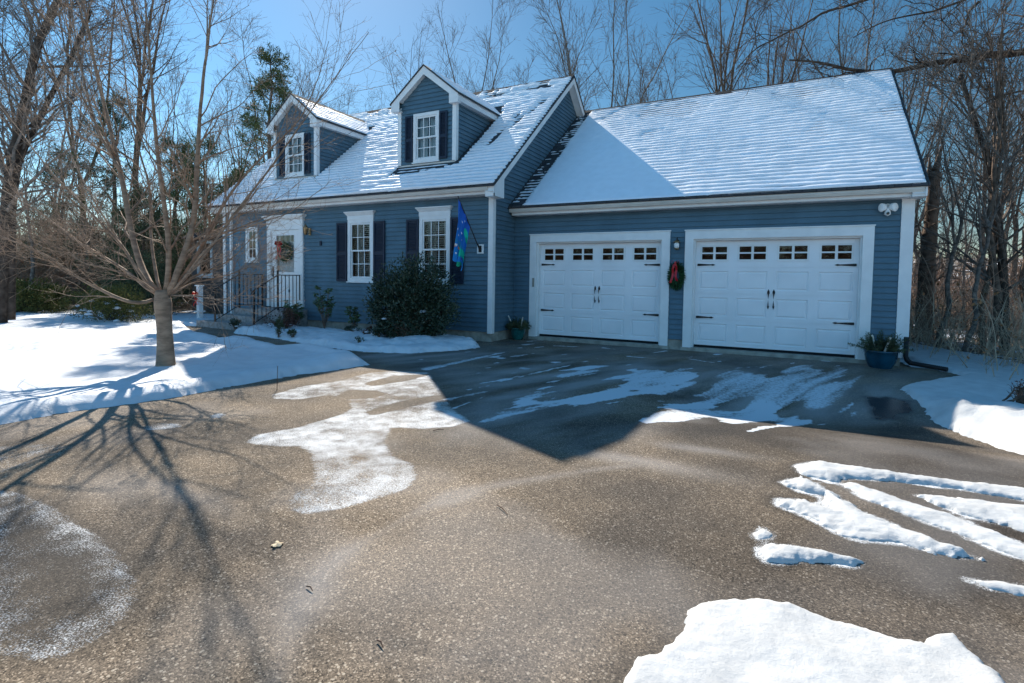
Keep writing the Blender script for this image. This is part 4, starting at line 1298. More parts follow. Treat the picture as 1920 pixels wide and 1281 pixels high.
# ---- dormers
def dormer(cx, first):
    Y = DYF
    ymain = lambda z: EY + (z - EZ) / MS
    zf = EZ + MS * (Y - EY)
    ztop_wall = DPZ - .12
    wx0, wx1, wz0, wz1 = cx - .44, cx + .36, 4.08, 5.24
    wx0, wx1 = cx - .38, cx + .38
    mb = MB()
    def lo(z): return -min(DB, max(0.0, (DPZ - .1 - z) / DS - .0)) if z > DEZ - .05 else -DB
    siding(mb, (cx, Y), (1, 0), (0, -1), zf - .05, ztop_wall - .02, lo, lambda z: -lo(z), [(wx0 - cx + .04, wx1 - cx - .04, wz0 + .04, wz1 - .04)])
    for sx in (-1, 1):
        siding(mb, (cx + sx * DB, 0), (0, 1), (sx, 0), zf, DEZ - .02, lambda z: Y, lambda z: max(Y, ymain(z) + .03))
    dw = mb.build('dormer', M['siding'], house)
    # trim
    for sx in (-1, 1):
        mb = MB()
        x = cx + sx * DB
        xa, xb = sorted((x - sx * .075, x + sx * .029))
        mb.box(xa, xb, Y - .030, Y - .001, zf + .02, DEZ - .12)
        mb.build('corner_board', M['white'], dw)
        mb = MB()
        xa, xb = sorted((x + sx * .001, x + sx * .0285))
        mb.box(xa, xb, Y - .0005, Y + .075, zf + .05, DEZ - .12)
        mb.build('corner_board', M['white'], dw)
    mb = MB()
    mb.box(cx - DB, cx + DB, Y - .03, Y + .002, zf + .0, zf + .035)
    mb.build('base_flashing', M['gutter'], dw)
    # rake boards on the front with returns
    mb = MB()
    yo = DYF - .141
    h = .17
    for sx in (-1, 1):
        P = [(cx, yo, DPZ - .035), (cx + sx * DH, yo, DEZ - .035), (cx + sx * DH, yo, DEZ - .035 - .06), (cx + sx * (DH - .0), yo, DEZ - .23), (cx + sx * (DB - .1), yo, DEZ - .23), (cx + sx * (DB - .1), yo, DEZ - .035 - .17 + DS * (DH - DB + .1)), (cx, yo, DPZ - .035 - h * 1.15)]
        mb.prism(P, (0, .022, 0))
    mb.build('rake_board', M['white'], dw)
    mb = MB()
    for sx in (-1, 1):
        # front soffit between rake board and wall
        P = [(cx, yo + .022, DPZ - .035 - h), (cx + sx * (DB - .1), yo + .022, DPZ - .035 - h - DS * (DB - .1)), (cx + sx * (DB - .1), Y + .0, DPZ - .035 - h - DS * (DB - .1)), (cx, Y, DPZ - .035 - h)]
        mb.prism(P, (0, 0, .01))
        # side eave: fascia and soffit
        x0_, x1_ = cx + sx * (DH - .02), cx + sx * DH
        xa, xb = sorted((x0_, x1_))
        ye = ymain(DEZ - .05)
        mb.box(xa, xb, yo + .0225, ye, DEZ - .19, DEZ - .025)
        xa, xb = sorted((cx + sx * DB, x0_))
        mb.box(xa, xb, yo + .0225, ymain(DEZ - .15), DEZ - .1895, DEZ - .17)
        mb.box(min(cx + sx * (DB - .1), x1_), max(cx + sx * (DB - .1), x1_), yo + .0226, Y - .002, DEZ - .2295, DEZ - .2)
    mb.build('soffit', M['white'], dw)
    # roof
    mb = MB()
    yb = ymain(DPZ)
    yf = yo - .02
    for sx in (-1, 1):
        xe, ze = cx + sx * (DH + .03), DEZ - .03 * DS
        A = [(cx, yf, DPZ), (xe, yf, ze), (xe, ymain(ze), ze), (cx, yb, DPZ)]
        B = [(p[0], p[1], p[2] - .04) for p in A]
        f = [(0, 1, 2, 3), (4, 7, 6, 5), (0, 4, 5, 1), (1, 5, 6, 2)]
        mb.add(A + B, f if sx < 0 else [q[::-1] for q in f])
    r_ = mb.build('roof', M['shingle'], dw)
    uv = r_.data.uv_layers.new(name='UVMap')
    for li, lo_ in enumerate(r_.data.loops):
        co = r_.data.vertices[lo_.vertex_index].co
        uv.data[li].uv = (co.y, co.z / math.sin(math.atan(DS)))
    # snow on both slopes of the dormer roof
    mb = MB()
    for sx in (-1, 1):
        Ls = math.hypot(DH, DPZ - DEZ)
        ss = np.arange(0, Ls + .02, .025)
        yy = np.arange(yf + .02, yb + .1, .03)
        Sg, YY = np.meshgrid(ss, yy, indexing='ij')
        a_, b_ = DH / Ls, (DPZ - DEZ) / Ls
        ph = Sg / .14 + .2 * fnoise(YY, Sg, 1.5, 3 + int(cx * 10) % 7)
        fr = ph - np.floor(ph)
        T = .026 + .012 * np.sin(fr * np.pi) + (fnoise(YY, Sg, 4, 8) - .5) * .02
        T = T - .05 * S01((Sg - Ls + .30 + .25 * (fnoise(YY, Sg, 2.2, 6) - .5)) / .1)
        T = np.where((YY < yf + .05) | (Sg < .02), np.minimum(T, .005), T)
        Xw = cx + sx * (DH - Sg * a_ + T * b_ * .7)
        Zw = DEZ + Sg * b_ + T * a_
        keep = (T > -.01) & (YY < ymain(Zw) + .06)
        k = keep[:-1, :-1] & keep[1:, 1:]
        grid_mesh(mb, Xw, YY, Zw, k)
    mb.build('roof_snow', M['snow_roof'], dw, smooth=True)
    # window parts become sub-parts of the dormer
    win, _ = window(dw, wx0, wx1, wz0, wz1, Y, cas=.075, blinds=False, curtain=True)
    for c in list(win.children):
        c.parent = dw
    for s0, s1 in ((wx0 - .24, wx0 - .015), (wx1 + .015, wx1 + .24)):
        shutter(dw, s0, s1, wz0 + .03, wz1 - .03, Y - .018)
    return dw
for i, cx in enumerate(DORM):
    dormer(cx, i == 0)

# wall plate and vent
trim('outlet_cover', [(-.36, -.20, -.035, -.01, 1.83, 2.03)], 'white')
trim('dryer_vent', [(-5.15, -5.09, -.04, -.01, 2.08, 2.20)], 'shutter')

# ---- set back wing on the left
wing = thing('side_wing', 'small brown grey side wing set back at the left end of the house', 'building', (-12, 2, 0))
mb = MB()
siding(mb, (-13.2, 1.5), (1, 0), (0, -1), 0, 2.6, lambda z: 0.0, lambda z: 4.1, [(.46, 1.14, 1.3, 2.4)])
siding(mb, (-13.2, 1.5), (0, 1), (-1, 0), 0, 2.6, lambda z: 0.0, lambda z: 5.0)
mb.build('wall', M['taupe'], wing)
mb = MB(); mb.prism([(-13.45, 1.2, 2.55), (-13.45, 4.0, 3.7), (-13.45, 6.8, 2.55), (-13.45, 6.8, 2.5), (-13.45, 4.0, 3.62), (-13.45, 1.2, 2.5)], (4.3, 0, 0)); mb.build('roof', M['shingle'], wing)
mb = MB(); frame_rect(mb, -12.82, -11.98, 1.22, 2.45, .09, 1.45, 1.52); mb.box(-12.86, -11.94, 1.42, 1.5, 1.17, 1.219); f = mb.build('window', M['white'], wing)
mb = MB(); mb.quad((-12.75, 1.5, 1.3), (-12.05, 1.5, 1.3), (-12.05, 1.5, 2.4), (-12.75, 1.5, 2.4)); mb.build('pane', M['glass'], f)
mb = MB(); mb.box(-13.1, -9.2, 1.6, 6.4, -.3, .0); mb.box(-13.15, -9.2, 6.4, 6.5, -.3, 2.6); mb.build('foundation', M['concrete'], wing)
# ------------------------------------------------------------------ front steps and railing
st = thing('front_steps', 'stone front steps and landing below the white front door', 'steps', (-6.55, -.7, 0))
mb = MB(); mb.box(-7.55, -5.62, -.80, -.014, -.3, .40); mb.build('landing', M['stone_step'], st)
mb = MB(); mb.box(-7.75, -6.2, -1.12, -.802, -.3, .24); mb.build('step', M['stone_step'], st)
mb = MB(); mb.box(-8.05, -5.95, -1.50, -1.122, -.3, .08); mb.build('step', M['stone_step'], st)
rl = thing('iron_railing', 'black iron railings on both sides of the front steps', 'railing', (-6.55, -.8, 0))
def rail_side(x):
    mb = MB()
    path = [(x, -.03, 1.30), (x, -.74, 1.30), (x, -1.42, .92)]
    P = np.array(path, float)
    mb.obox((x - .018, -.03, 1.29), (.036, 0, 0), (0, -.71, 0), (0, 0, .022))
    mb.obox((x - .018, -.74, 1.29), (.036, 0, 0), (0, -.68, -.38), (0, 0, .022))
    mb.tubes(np.array([[x, -1.42, .92], [x, -1.47, .88], [x, -1.47, .82], [x, -1.43, .82]]), np.full(4, .014), 6)
    mb.build('handrail', M['black'], rl)
    mb = MB(); mb.obox((x - .012, -.05, .47), (.024, 0, 0), (0, -.68, 0), (0, 0, .018)); mb.obox((x - .012, -.75, .47), (.024, 0, 0), (0, -.66, -.36), (0, 0, .018)); mb.build('bottom_rail', M['black'], rl)
    for y, z0, z1 in ((-.74, .40, 1.42), (-1.42, .08, .93), (-.05, .40, 1.30)):
        mb = MB(); mb.box(x - .018, x + .018, y - .018, y + .018, z0, z1); mb.build('post', M['black'], rl)
    for k in range(1, 6):
        y = -.05 - k * .115
        mb = MB(); mb.box(x - .007, x + .007, y - .007, y + .007, .47, 1.29)
        if k % 3 == 0: mb.lathe([(.0, .84), (.02, .86), (.02, .92), (0, .94)], (x, y, 0), 6)
        mb.build('baluster', M['black'], rl)
    for k in range(1, 6):
        y = -.74 - k * .115; dz = -(k * .115) * .38 / .68
        mb = MB(); mb.box(x - .007, x + .007, y - .007, y + .007, .47 + dz * .97, 1.29 + dz); mb.build('baluster', M['black'], rl)
rail_side(-7.38); rail_side(-5.86)

# ------------------------------------------------------------------ small things on the walls
def bow(mb, c, s, ydir=-1):
    cx, cy, cz = c
    for sx in (-1, 1):
        for k, (w_, h_, tilt) in enumerate(((.95, .42, .15), (.75, .36, .45))):
            n = 10
            t = np.linspace(0, 2 * np.pi, n)
            px = cx + sx * s * w_ * .5 * (1 - np.cos(t)) * .55
            pz = cz + s * (tilt * .5 * (1 - np.cos(t)) * .6 + h_ * .45 * np.sin(t))
            py = cy + ydir * (.02 + .03 * np.sin(t / 2) + k * .012)
            for i in range(n - 1):
                mb.quad((px[i], py[i] - .02 * s / .2, pz[i]), (px[i + 1], py[i + 1] - .02 * s / .2, pz[i + 1]), (px[i + 1], py[i + 1] + .03 * s / .2, pz[i + 1]), (px[i], py[i] + .03 * s / .2, pz[i]))
    mb.box(cx - .1 * s, cx + .1 * s, cy - .06, cy - .01, cz - .12 * s, cz + .12 * s)
def tails(mb, c, s, L):
    cx, cy, cz = c
    for sx, k in ((-1, 0), (1, 1)):
        n = 9
        t = np.linspace(0, 1, n)
        x = cx + sx * s * (.05 + .28 * t + .06 * np.sin(t * 7)) + (-.1 * s * t)
        z = cz - L * t * (1 - .1 * k)
        y = cy - .03 - .015 * np.sin(t * 9 + k)
        for i in range(n - 1):
            mb.quad((x[i] - .13 * s, y[i], z[i]), (x[i] + .13 * s, y[i] - .008, z[i]), (x[i + 1] + .13 * s, y[i + 1] - .008, z[i + 1]), (x[i + 1] - .13 * s, y[i + 1], z[i + 1]))

rng = np.random.default_rng(4)
# wreath on the front door
wr = thing('door_wreath', 'green wreath with a red bow hanging on the front door glass', 'wreath', (-6.42, -.07, 1.93))
mb = MB()
a = rng.uniform(0, 2 * np.pi, 900); rr = .20 + rng.normal(0, .035, 900)
C = np.stack([-6.42 + rr * np.cos(a), -.075 + rng.normal(0, .018, 900), 1.93 + rr * np.sin(a)], 1)
mb.leaves(C, .075, .020, rng); mb.build('greenery', M['wreath'], wr)
mb = MB(); bow(mb, (-6.57, -.11, 2.13), .24); tails(mb, (-6.57, -.10, 2.12), .26, .40); mb.build('bow', M['red'], wr)
# swag between the garage doors
sw = thing('garage_swag', 'oval evergreen swag with a red bow on the pillar between the garage doors', 'wreath', (3.685, .98, 1.42))
mb = MB()
N_ = 1400
a = rng.uniform(0, 2 * np.pi, N_); q = rng.uniform(.35, 1, N_)
C = np.stack([3.685 + .125 * q * np.cos(a), .97 + rng.normal(0, .02, N_), 1.40 + .24 * q * np.sin(a)], 1)
mb.leaves(C, .075, .014, rng, dirs=np.stack([np.cos(a), rng.normal(0, .4, N_) - .3, np.sin(a) - .4], 1)); mb.build('greenery', M['wreath'], sw)
mb = MB(); bow(mb, (3.675, .92, 1.66), .15); tails(mb, (3.665, .92, 1.64), .17, .38); mb.build('bow', M['red'], sw)
# lamp above it
lp = thing('wall_lamp', 'small white and brass lantern above the red bow between the garage doors', 'lamp', (3.685, .98, 2.0))
mb = MB(); mb.box(3.66, 3.71, GY - .03, GY - .012, 1.93, 2.12); mb.tubes(np.array([[3.685, GY - .03, 2.09], [3.685, GY - .08, 2.16], [3.685, GY - .13, 2.14], [3.685, GY - .13, 2.08]]), np.full(4, .008), 6); mb.build('bracket', M['black'], lp)
mb = MB(); mb.lathe([(.0, .075), (.028, .06), (.05, .03), (.048, -.02), (.036, -.05), (.0, -.06)], (3.685, GY - .13, 2.0), 14); mb.build('globe', M['white'], lp, smooth=True)
mb = MB(); mb.lathe([(.0, .115), (.02, .1), (.07, .072), (.07, .064), (0, .064)], (3.685, GY - .13, 2.0), 14); mb.lathe([(.046, -.055), (.05, -.07), (0, -.09)], (3.685, GY - .13, 2.0), 14); mb.build('cap', M['copper'], lp, smooth=True)
# lamp right of the front door
lp = thing('wall_lamp', 'brass lantern on the blue wall right of the front door', 'lamp', (-5.52, -.05, 2.45))
mb = MB(); mb.box(-5.56, -5.48, -.035, -.012, 2.36, 2.54); mb.tubes(np.array([[-5.52, -.03, 2.42], [-5.52, -.10, 2.38], [-5.52, -.16, 2.42], [-5.52, -.16, 2.46]]), np.full(4, .009), 6); mb.build('bracket', M['copper'], lp)
mb = MB(); mb.lathe([(.03, -.1), (.05, -.06), (.07, .05), (.07, .08), (.02, .15), (0, .18)], (-5.52, -.16, 2.46), 8); mb.build('lantern', M['copper'], lp)
# floodlight camera
fl = thing('floodlight_camera', 'white twin floodlight with camera on the blue garage wall by the right corner', 'security light', (7.11, 1.0, 2.58))
mb = MB(); mb.lathe([(0, .0), (.055, .0), (.055, .03), (0, .03)], (0, 0, 0), 20)
V = mb.v[0]; mb.v[0] = np.stack([7.11 + V[:, 0], GY - .012 - V[:, 2], 2.60 + V[:, 1]], 1); mb.build('mount', M['white'], fl, smooth=True)
for sx in (-1, 1):
    mb = MB(); mb.lathe([(0, -.02), (.035, -.015), (.06, .02), (.072, .07), (.068, .075), (0, .072)], (0, 0, 0), 18)
    V = mb.v[0]; ang = sx * RAD(52)
    zx = V[:, 2] + .05
    mb.v[0] = np.stack([7.11 + zx * math.sin(ang) + V[:, 0] * math.cos(ang), GY - .07 - zx * math.cos(ang) * .8 + V[:, 0] * math.sin(ang) * .4, 2.60 + V[:, 1] - zx * .15], 1)
    mb.build('lamp_head', M['white'], fl, smooth=True)
mb = MB(); mb.tubes(np.array([[7.11, GY - .05, 2.58], [7.11, GY - .07, 2.54], [7.11, GY - .08, 2.47], [7.11, GY - .08, 2.44]]), np.array([.045, .04, .05, .03]), 12); mb.build('camera_body', M['white'], fl, smooth=True)
mb = MB(); mb.lathe([(0, 0), (.024, 0), (.024, .012), (0, .014)], (0, 0, 0), 14); V = mb.v[0]; mb.v[0] = np.stack([7.11 + V[:, 0], GY - .125 - V[:, 2], 2.485 + V[:, 1]], 1); mb.build('lens', M['lens'], fl)

# ------------------------------------------------------------------ flag
fg = thing('garden_flag', 'blue winter flag with white dots and a green tree, furled on an angled black pole', 'flag', (-.28, -.03, 1.93))
mb = MB(); mb.box(-.315, -.245, -.05, -.036, 1.86, 2.0); mb.tubes(np.array([[-.28, -.05, 1.90], [-.285, -.10, 1.98], [-.29, -.13, 2.03]]), np.full(3, .018), 8); mb.build('bracket', M['black'], fg)
A = np.array([-.28, -.07, 1.92]); B = np.array([-.50, -.58, 2.98])
mb = MB(); mb.tubes(np.array([A, (A + B) / 2, B, B + (B - A) * .015]), np.array([.011, .011, .011, .016]), 8); mb.build('pole', M['black'], fg)
def flag():
    n, k = 60, 90
    u = np.linspace(0, 1, n); v = np.linspace(0, 1, k)
    U, V_ = np.meshgrid(u, v, indexing='ij')
    # attached along the pole from tip (u=0) to 0.62 of its length, hanging in folds below
    top = B[None, :] + (A - B)[None, :] * (u[:, None] * .55)
    Ld = 1.30 * (1 - .30 * u) 
    hang = V_ * Ld[:, None]
    X = top[:, 0][:, None] - .03 * V_ + 0 * U
    Y = top[:, 1][:, None] + 0 * U
    gather = 1 - .25 * V_
    cx = B[0] - .02
    X = cx + (X - cx) * gather - .05 * V_ + .035 * np.sin(U * 13 + V_ * 2.2) * (.25 + V_)
    Y = B[1] + .0 + (Y - B[1]) * (1 - .55 * V_) + .05 * np.sin(U * 15 + 1.3 + V_) * (.2 + V_)
    Z = top[:, 2][:, None] - hang - .05 * V_ * np.cos(U * 13)
    mb = MB()
    grid_mesh(mb, X, Y, Z)
    m = bpy.data.materials.new('printed flag cloth'); m.use_nodes = True
    nn, l = m.node_tree.nodes, m.node_tree.links
    b = nn['Principled BSDF']; b.inputs['Roughness'].default_value = .75
    at_ = nn.new('ShaderNodeAttribute'); at_.attribute_name = 'print'
    l.new(at_.outputs['Color'], b.inputs['Base Color'])
    o = mb.build('cloth', m, fg, smooth=True)
    col = np.zeros((n, k, 4)); col[..., 3] = 1
    blue1, blue2 = np.array([.005, .09, .46]), np.array([.004, .22, .58])
    t = np.clip(V_ * 1.1, 0, 1)[..., None]
    col[..., :3] = blue1 * (1 - t) + blue2 * t
    def blob(uc, vc, ru, rv, c, soft=.15):
        d = ((U - uc) / ru) ** 2 + ((V_ - vc) / rv) ** 2
        f = np.clip((1 - d) / soft, 0, 1)[..., None]
        col[..., :3] = col[..., :3] * (1 - f) + np.array(c) * f
    green = (.0, .55, .36)
    blob(.85, .27, .16, .09, green); blob(.93, .36, .1, .06, (.0, .36, .2))
    blob(.55, .66, .5, .06, (.01, .22, .42)); 
    blob(.72, .74, .42, .085, green); blob(.25, .745, .17, .03, (.75, .22, .12)); blob(.12, .73, .08, .02, (.85, .75, .7))
    blob(.5, .97, .32, .055, (.0, .34, .17)); blob(.7, .86, .12, .03, (.10, .03, .30))
    for uc, vc in ((.12, .20), (.42, .22), (.22, .38), (.10, .47), (.42, .42), (.62, .12), (.30, .52), (.07, .86), (.35, .91), (.6, .5)):
        blob(uc, vc, .030, .017, (.85, .9, .95), .4)
    ca = o.data.color_attributes.new('print', 'FLOAT_COLOR', 'POINT')
    ca.data.foreach_set('color', col.astype(np.float32).ravel())
flag()

# ------------------------------------------------------------------ planters
def planter(x, y, z, r, h, m, label, seed, k):
    rg = np.random.default_rng(seed)
    t = thing('planter', label, 'planter', (x, y, z))
    mb = MB()
    mb.lathe([(0, .0), (r * .62, 0), (r * .68, .02), (r * .88, h * .35), (r * .98, h * .7), (r * 1.0, h * .9), (r * 1.06, h * .93), (r * 1.06, h), (r * .95, h), (r * .93, h * .9), (0, h * .88)], (x, y, z), 32)
    mb.build('pot', M[m], t, smooth=True)
    mb = MB(); mb.lathe([(0, h * .93), (r * .5, h * .95), (r * .93, h * .91)], (x, y, z), 20); mb.build('soil', M['soil'], t, smooth=True)
    mb = MB()
    n = 90
    a = rg.uniform(0, 2 * np.pi, n); rad = rg.uniform(.1, .75, n) * r
    base = np.stack([x + rad * np.cos(a), y + rad * np.sin(a), np.full(n, z + h * .93)], 1)
    tilt = rg.uniform(.15, 1.15, n); L = rg.uniform(.14, .30, n) * k
    d = np.stack([np.cos(a) * np.sin(tilt), np.sin(a) * np.sin(tilt), np.cos(tilt)], 1)
    tt = np.linspace(0, 1, 5)
    P = base[:, None] + d[:, None] * (L[:, None] * tt)[..., None]
    P[..., 2] -= (.10 * tt ** 2)[None] * tilt[:, None]
    mb.tubes(P, np.full((n, 5), .003), 3)
    rep = 55
    s = rg.uniform(.15, 1, (n, rep)); j = (s * 4).astype(int).clip(0, 3); f = s * 4 - j
    C = P[np.arange(n)[:, None], j] * (1 - f[..., None]) + P[np.arange(n)[:, None], j + 1] * f[..., None]
    dirs = d[:, None] * .7 + rg.normal(0, .7, (n, rep, 3))
    mb.leaves(C.reshape(-1, 3), .05, .009, rg, dirs=dirs.reshape(-1, 3))
    mb.build('greenery', M['spruce'], t)
    return t
pl = planter(.27, .74, -.075, .17, .27, 'pot_teal', 'teal planter with evergreens and white sticks in the corner left of the garage doors', 3, .95)
mb = MB(); mb.tubes(np.array([[.20, .68, .17], [.13, .66, .33], [.07, .64, .46]]), np.array([.015, .015, .014]), 8); mb.build('birch_stick', M['birch'], pl)
mb = MB(); mb.tubes(np.array([[.36, .72, .18], [.39, .70, .34], [.415, .69, .44]]), np.array([.014, .014, .013]), 8); mb.build('birch_stick', M['birch'], pl)
pr = planter(7.07, .66, -.10, .235, .31, 'pot_blue', 'large blue glazed planter with evergreens at the right corner of the garage', 5, 1.25)
mb = MB(); mb.tubes(np.array([[7.10, .52, .20], [7.13, .50, .30], [7.16, .48, .44]]), np.array([.018, .019, .02]), 9); mb.build('birch_stick', M['birch'], pr)
mb = MB(); mb.tubes(np.array([[6.98, .52, .22], [6.95, .50, .34], [6.93, .49, .44]]), np.array([.010, .011, .011]), 8); mb.lathe([(0, .0), (.02, .02), (0, .045)], (6.92, .49, .43), 8); mb.build('birch_stick', M['birch'], pr)

# black drain extension on the snow
dr = thing('drain_pipe', 'black drain extension lying from the garage corner onto the snow', 'pipe', (7.5, .9, 0))
mb = MB(); mb.tubes(np.array([[7.455, 1.0, .42], [7.455, .97, .10], [7.47, .94, .04], [7.52, .9, -.01]]), np.array([.036, .036, .04, .04]), 10); mb.build('elbow', M['blackplastic'], dr, smooth=True)
mb = MB()
t = np.linspace(0, 1, 40)
P = np.stack([7.5 + .44 * t, .9 - .27 * t, .0 - .03 * t], 1)
mb.tubes(P, .034 + .004 * (np.arange(40) % 2), 12); mb.build('pipe', M['blackplastic'], dr)

# marker stake in the drive edge, leaf and twigs
o = MB(); P = np.array([[.30, -5.62, Hf(.3, -5.62) - .02], [.295, -5.61, .05], [.29, -5.60, .21]]); o.tubes(P, np.array([.005, .004, .004]), 5)
o = o.build('marker_stake', M['stake'], loc=(.3, -5.62, -.08)); tag(o, 'thin dark marker stake standing in the frost near the lawn edge', 'stake')
def flat_leaf():
    z = float(Hf(3.44, -8.09)) + .009
    n = 28
    a = np.linspace(0, 2 * np.pi, n, endpoint=False)
    r = .013 + .016 * np.abs(np.cos(2.5 * a)) ** .7
    pts = [(3.44 + r[i] * math.cos(a[i]) * 1.0, -8.09 + r[i] * math.sin(a[i]) * 1.1, z + .004 * math.sin(3 * a[i])) for i in range(n)]
    mb = MB(); v = [(3.44, -8.09, z + .004)] + pts
    mb.add(v, np.zeros((0, 4), int)); mb.f.append([(0, 1 + i, 1 + (i + 1) % n) for i in range(n)])
    mb.add([(p[0], p[1], p[2] - .002) for p in v], np.zeros((0, 4), int)); b = n + 1; mb.f.append([(b, b + 1 + (i + 1) % n, b + 1 + i) for i in range(n)])
    o = mb.build('fallen_leaf', M['leaf'], loc=(3.44, -8.09, z)); tag(o, 'pale curled oak leaf lying on the tan asphalt left of centre', 'leaf')
flat_leaf()
for (x, y, L, an, lab) in ((4.24, -7.17, .14, -.6, 'dark twig on the driveway below the tip of the dormer shadow'), (4.40, -8.40, .05, -.4, 'short brown twig near the bottom edge left of centre'), (3.89, -8.28, .05, -.2, 'short dark twig by the grey salt streak'), (2.95, -6.02, .10, .9, 'small twig on the asphalt right of the frost patch')):
    z = float(Hf(x, y)) + .008
    mb = MB(); d = np.array([math.cos(an), math.sin(an), 0])
    c = np.array([x, y, z]); mb.tubes(np.array([c - d * L / 2, c + [0, .004, .006], c + d * L / 2]), np.array([.003, .0035, .002]), 5)
    o = mb.build('twig', M['stake'], loc=(x, y, z)); tag(o, lab, 'twig', 'twigs lying on the driveway')

# post with red bow left of the steps
bp_ = thing('bow_post', 'white lantern post with a red bow left of the front steps', 'post', (-9.35, -.6, 0))
mb = MB(); mb.box(-9.41, -9.29, -.66, -.54, .0, .95); mb.box(-9.45, -9.25, -.70, -.50, .20, .24); mb.box(-9.44, -9.26, -.69, -.51, .95, .98); mb.build('post', M['white'], bp_)
mb = MB(); bow(mb, (-9.35, -.69, .72), .20); tails(mb, (-9.35, -.68, .70), .2, .32); mb.build('bow', M['orange_red'], bp_)
# ------------------------------------------------------------------ vegetation
def interp(P, idx, t):
    n = P.shape[1]
    s = t * (n - 1); j = np.clip(s.astype(int), 0, n - 2); f = (s - j)[:, None]
    a = P[idx, j]; b = P[idx, j + 1]
    return a * (1 - f) + b * f, (b - a) / (np.linalg.norm(b - a, axis=1, keepdims=True) + 1e-9), s

def spawn(rng, P, R, per, n, ang, L, upw, wig, rf, tmin=.2, tmax=1.0, taper=.25, ltaper=.5):
    """children of every chain in P (B,n0,3); returns P2,R2"""
    B = P.shape[0]
    idx = np.repeat(np.arange(B), per)
    K = len(idx)
    t = rng.uniform(tmin, tmax, K)
    p, tg, s = interp(P, idx, t)
    r0 = R[idx, np.clip(s.astype(int), 0, R.shape[1] - 1)]
    ax = np.cross(tg, rng.normal(size=(K, 3)))
    ax /= np.linalg.norm(ax, axis=1, keepdims=True) + 1e-9
    a = rng.uniform(ang[0], ang[1], K)[:, None]
    d = tg * np.cos(a) + ax * np.sin(a)
    Ls = (rng.uniform(L[0], L[1], K) * (1 - ltaper * (t - tmin) / (1.001 - tmin)))[:, None]
    pts = [p]
    for k in range(n - 1):
        d = d + rng.normal(size=(K, 3)) * wig + np.array([0, 0, upw])
        d /= np.linalg.norm(d, axis=1, keepdims=True)
        pts.append(pts[-1] + d * Ls / (n - 1))
    P2 = np.stack(pts, 1)
    rr = np.maximum(r0 * rf, .0014)[:, None] * np.linspace(1, taper, n)[None]
    return P2, rr

def chain(pts, n):
    p = np.array(pts, float)
    s = np.concatenate([[0], np.cumsum(np.linalg.norm(np.diff(p, axis=0), axis=1))])
    t = np.linspace(0, s[-1], n)
    # smooth interpolation (Catmull-like through cubic Hermite of linear tangents)
    q = np.stack([np.interp(t, s, p[:, k]) for k in range(3)], 1)
    for _ in range(2):
        q[1:-1] = (q[:-2] + 2 * q[1:-1] + q[2:]) / 4
    return q

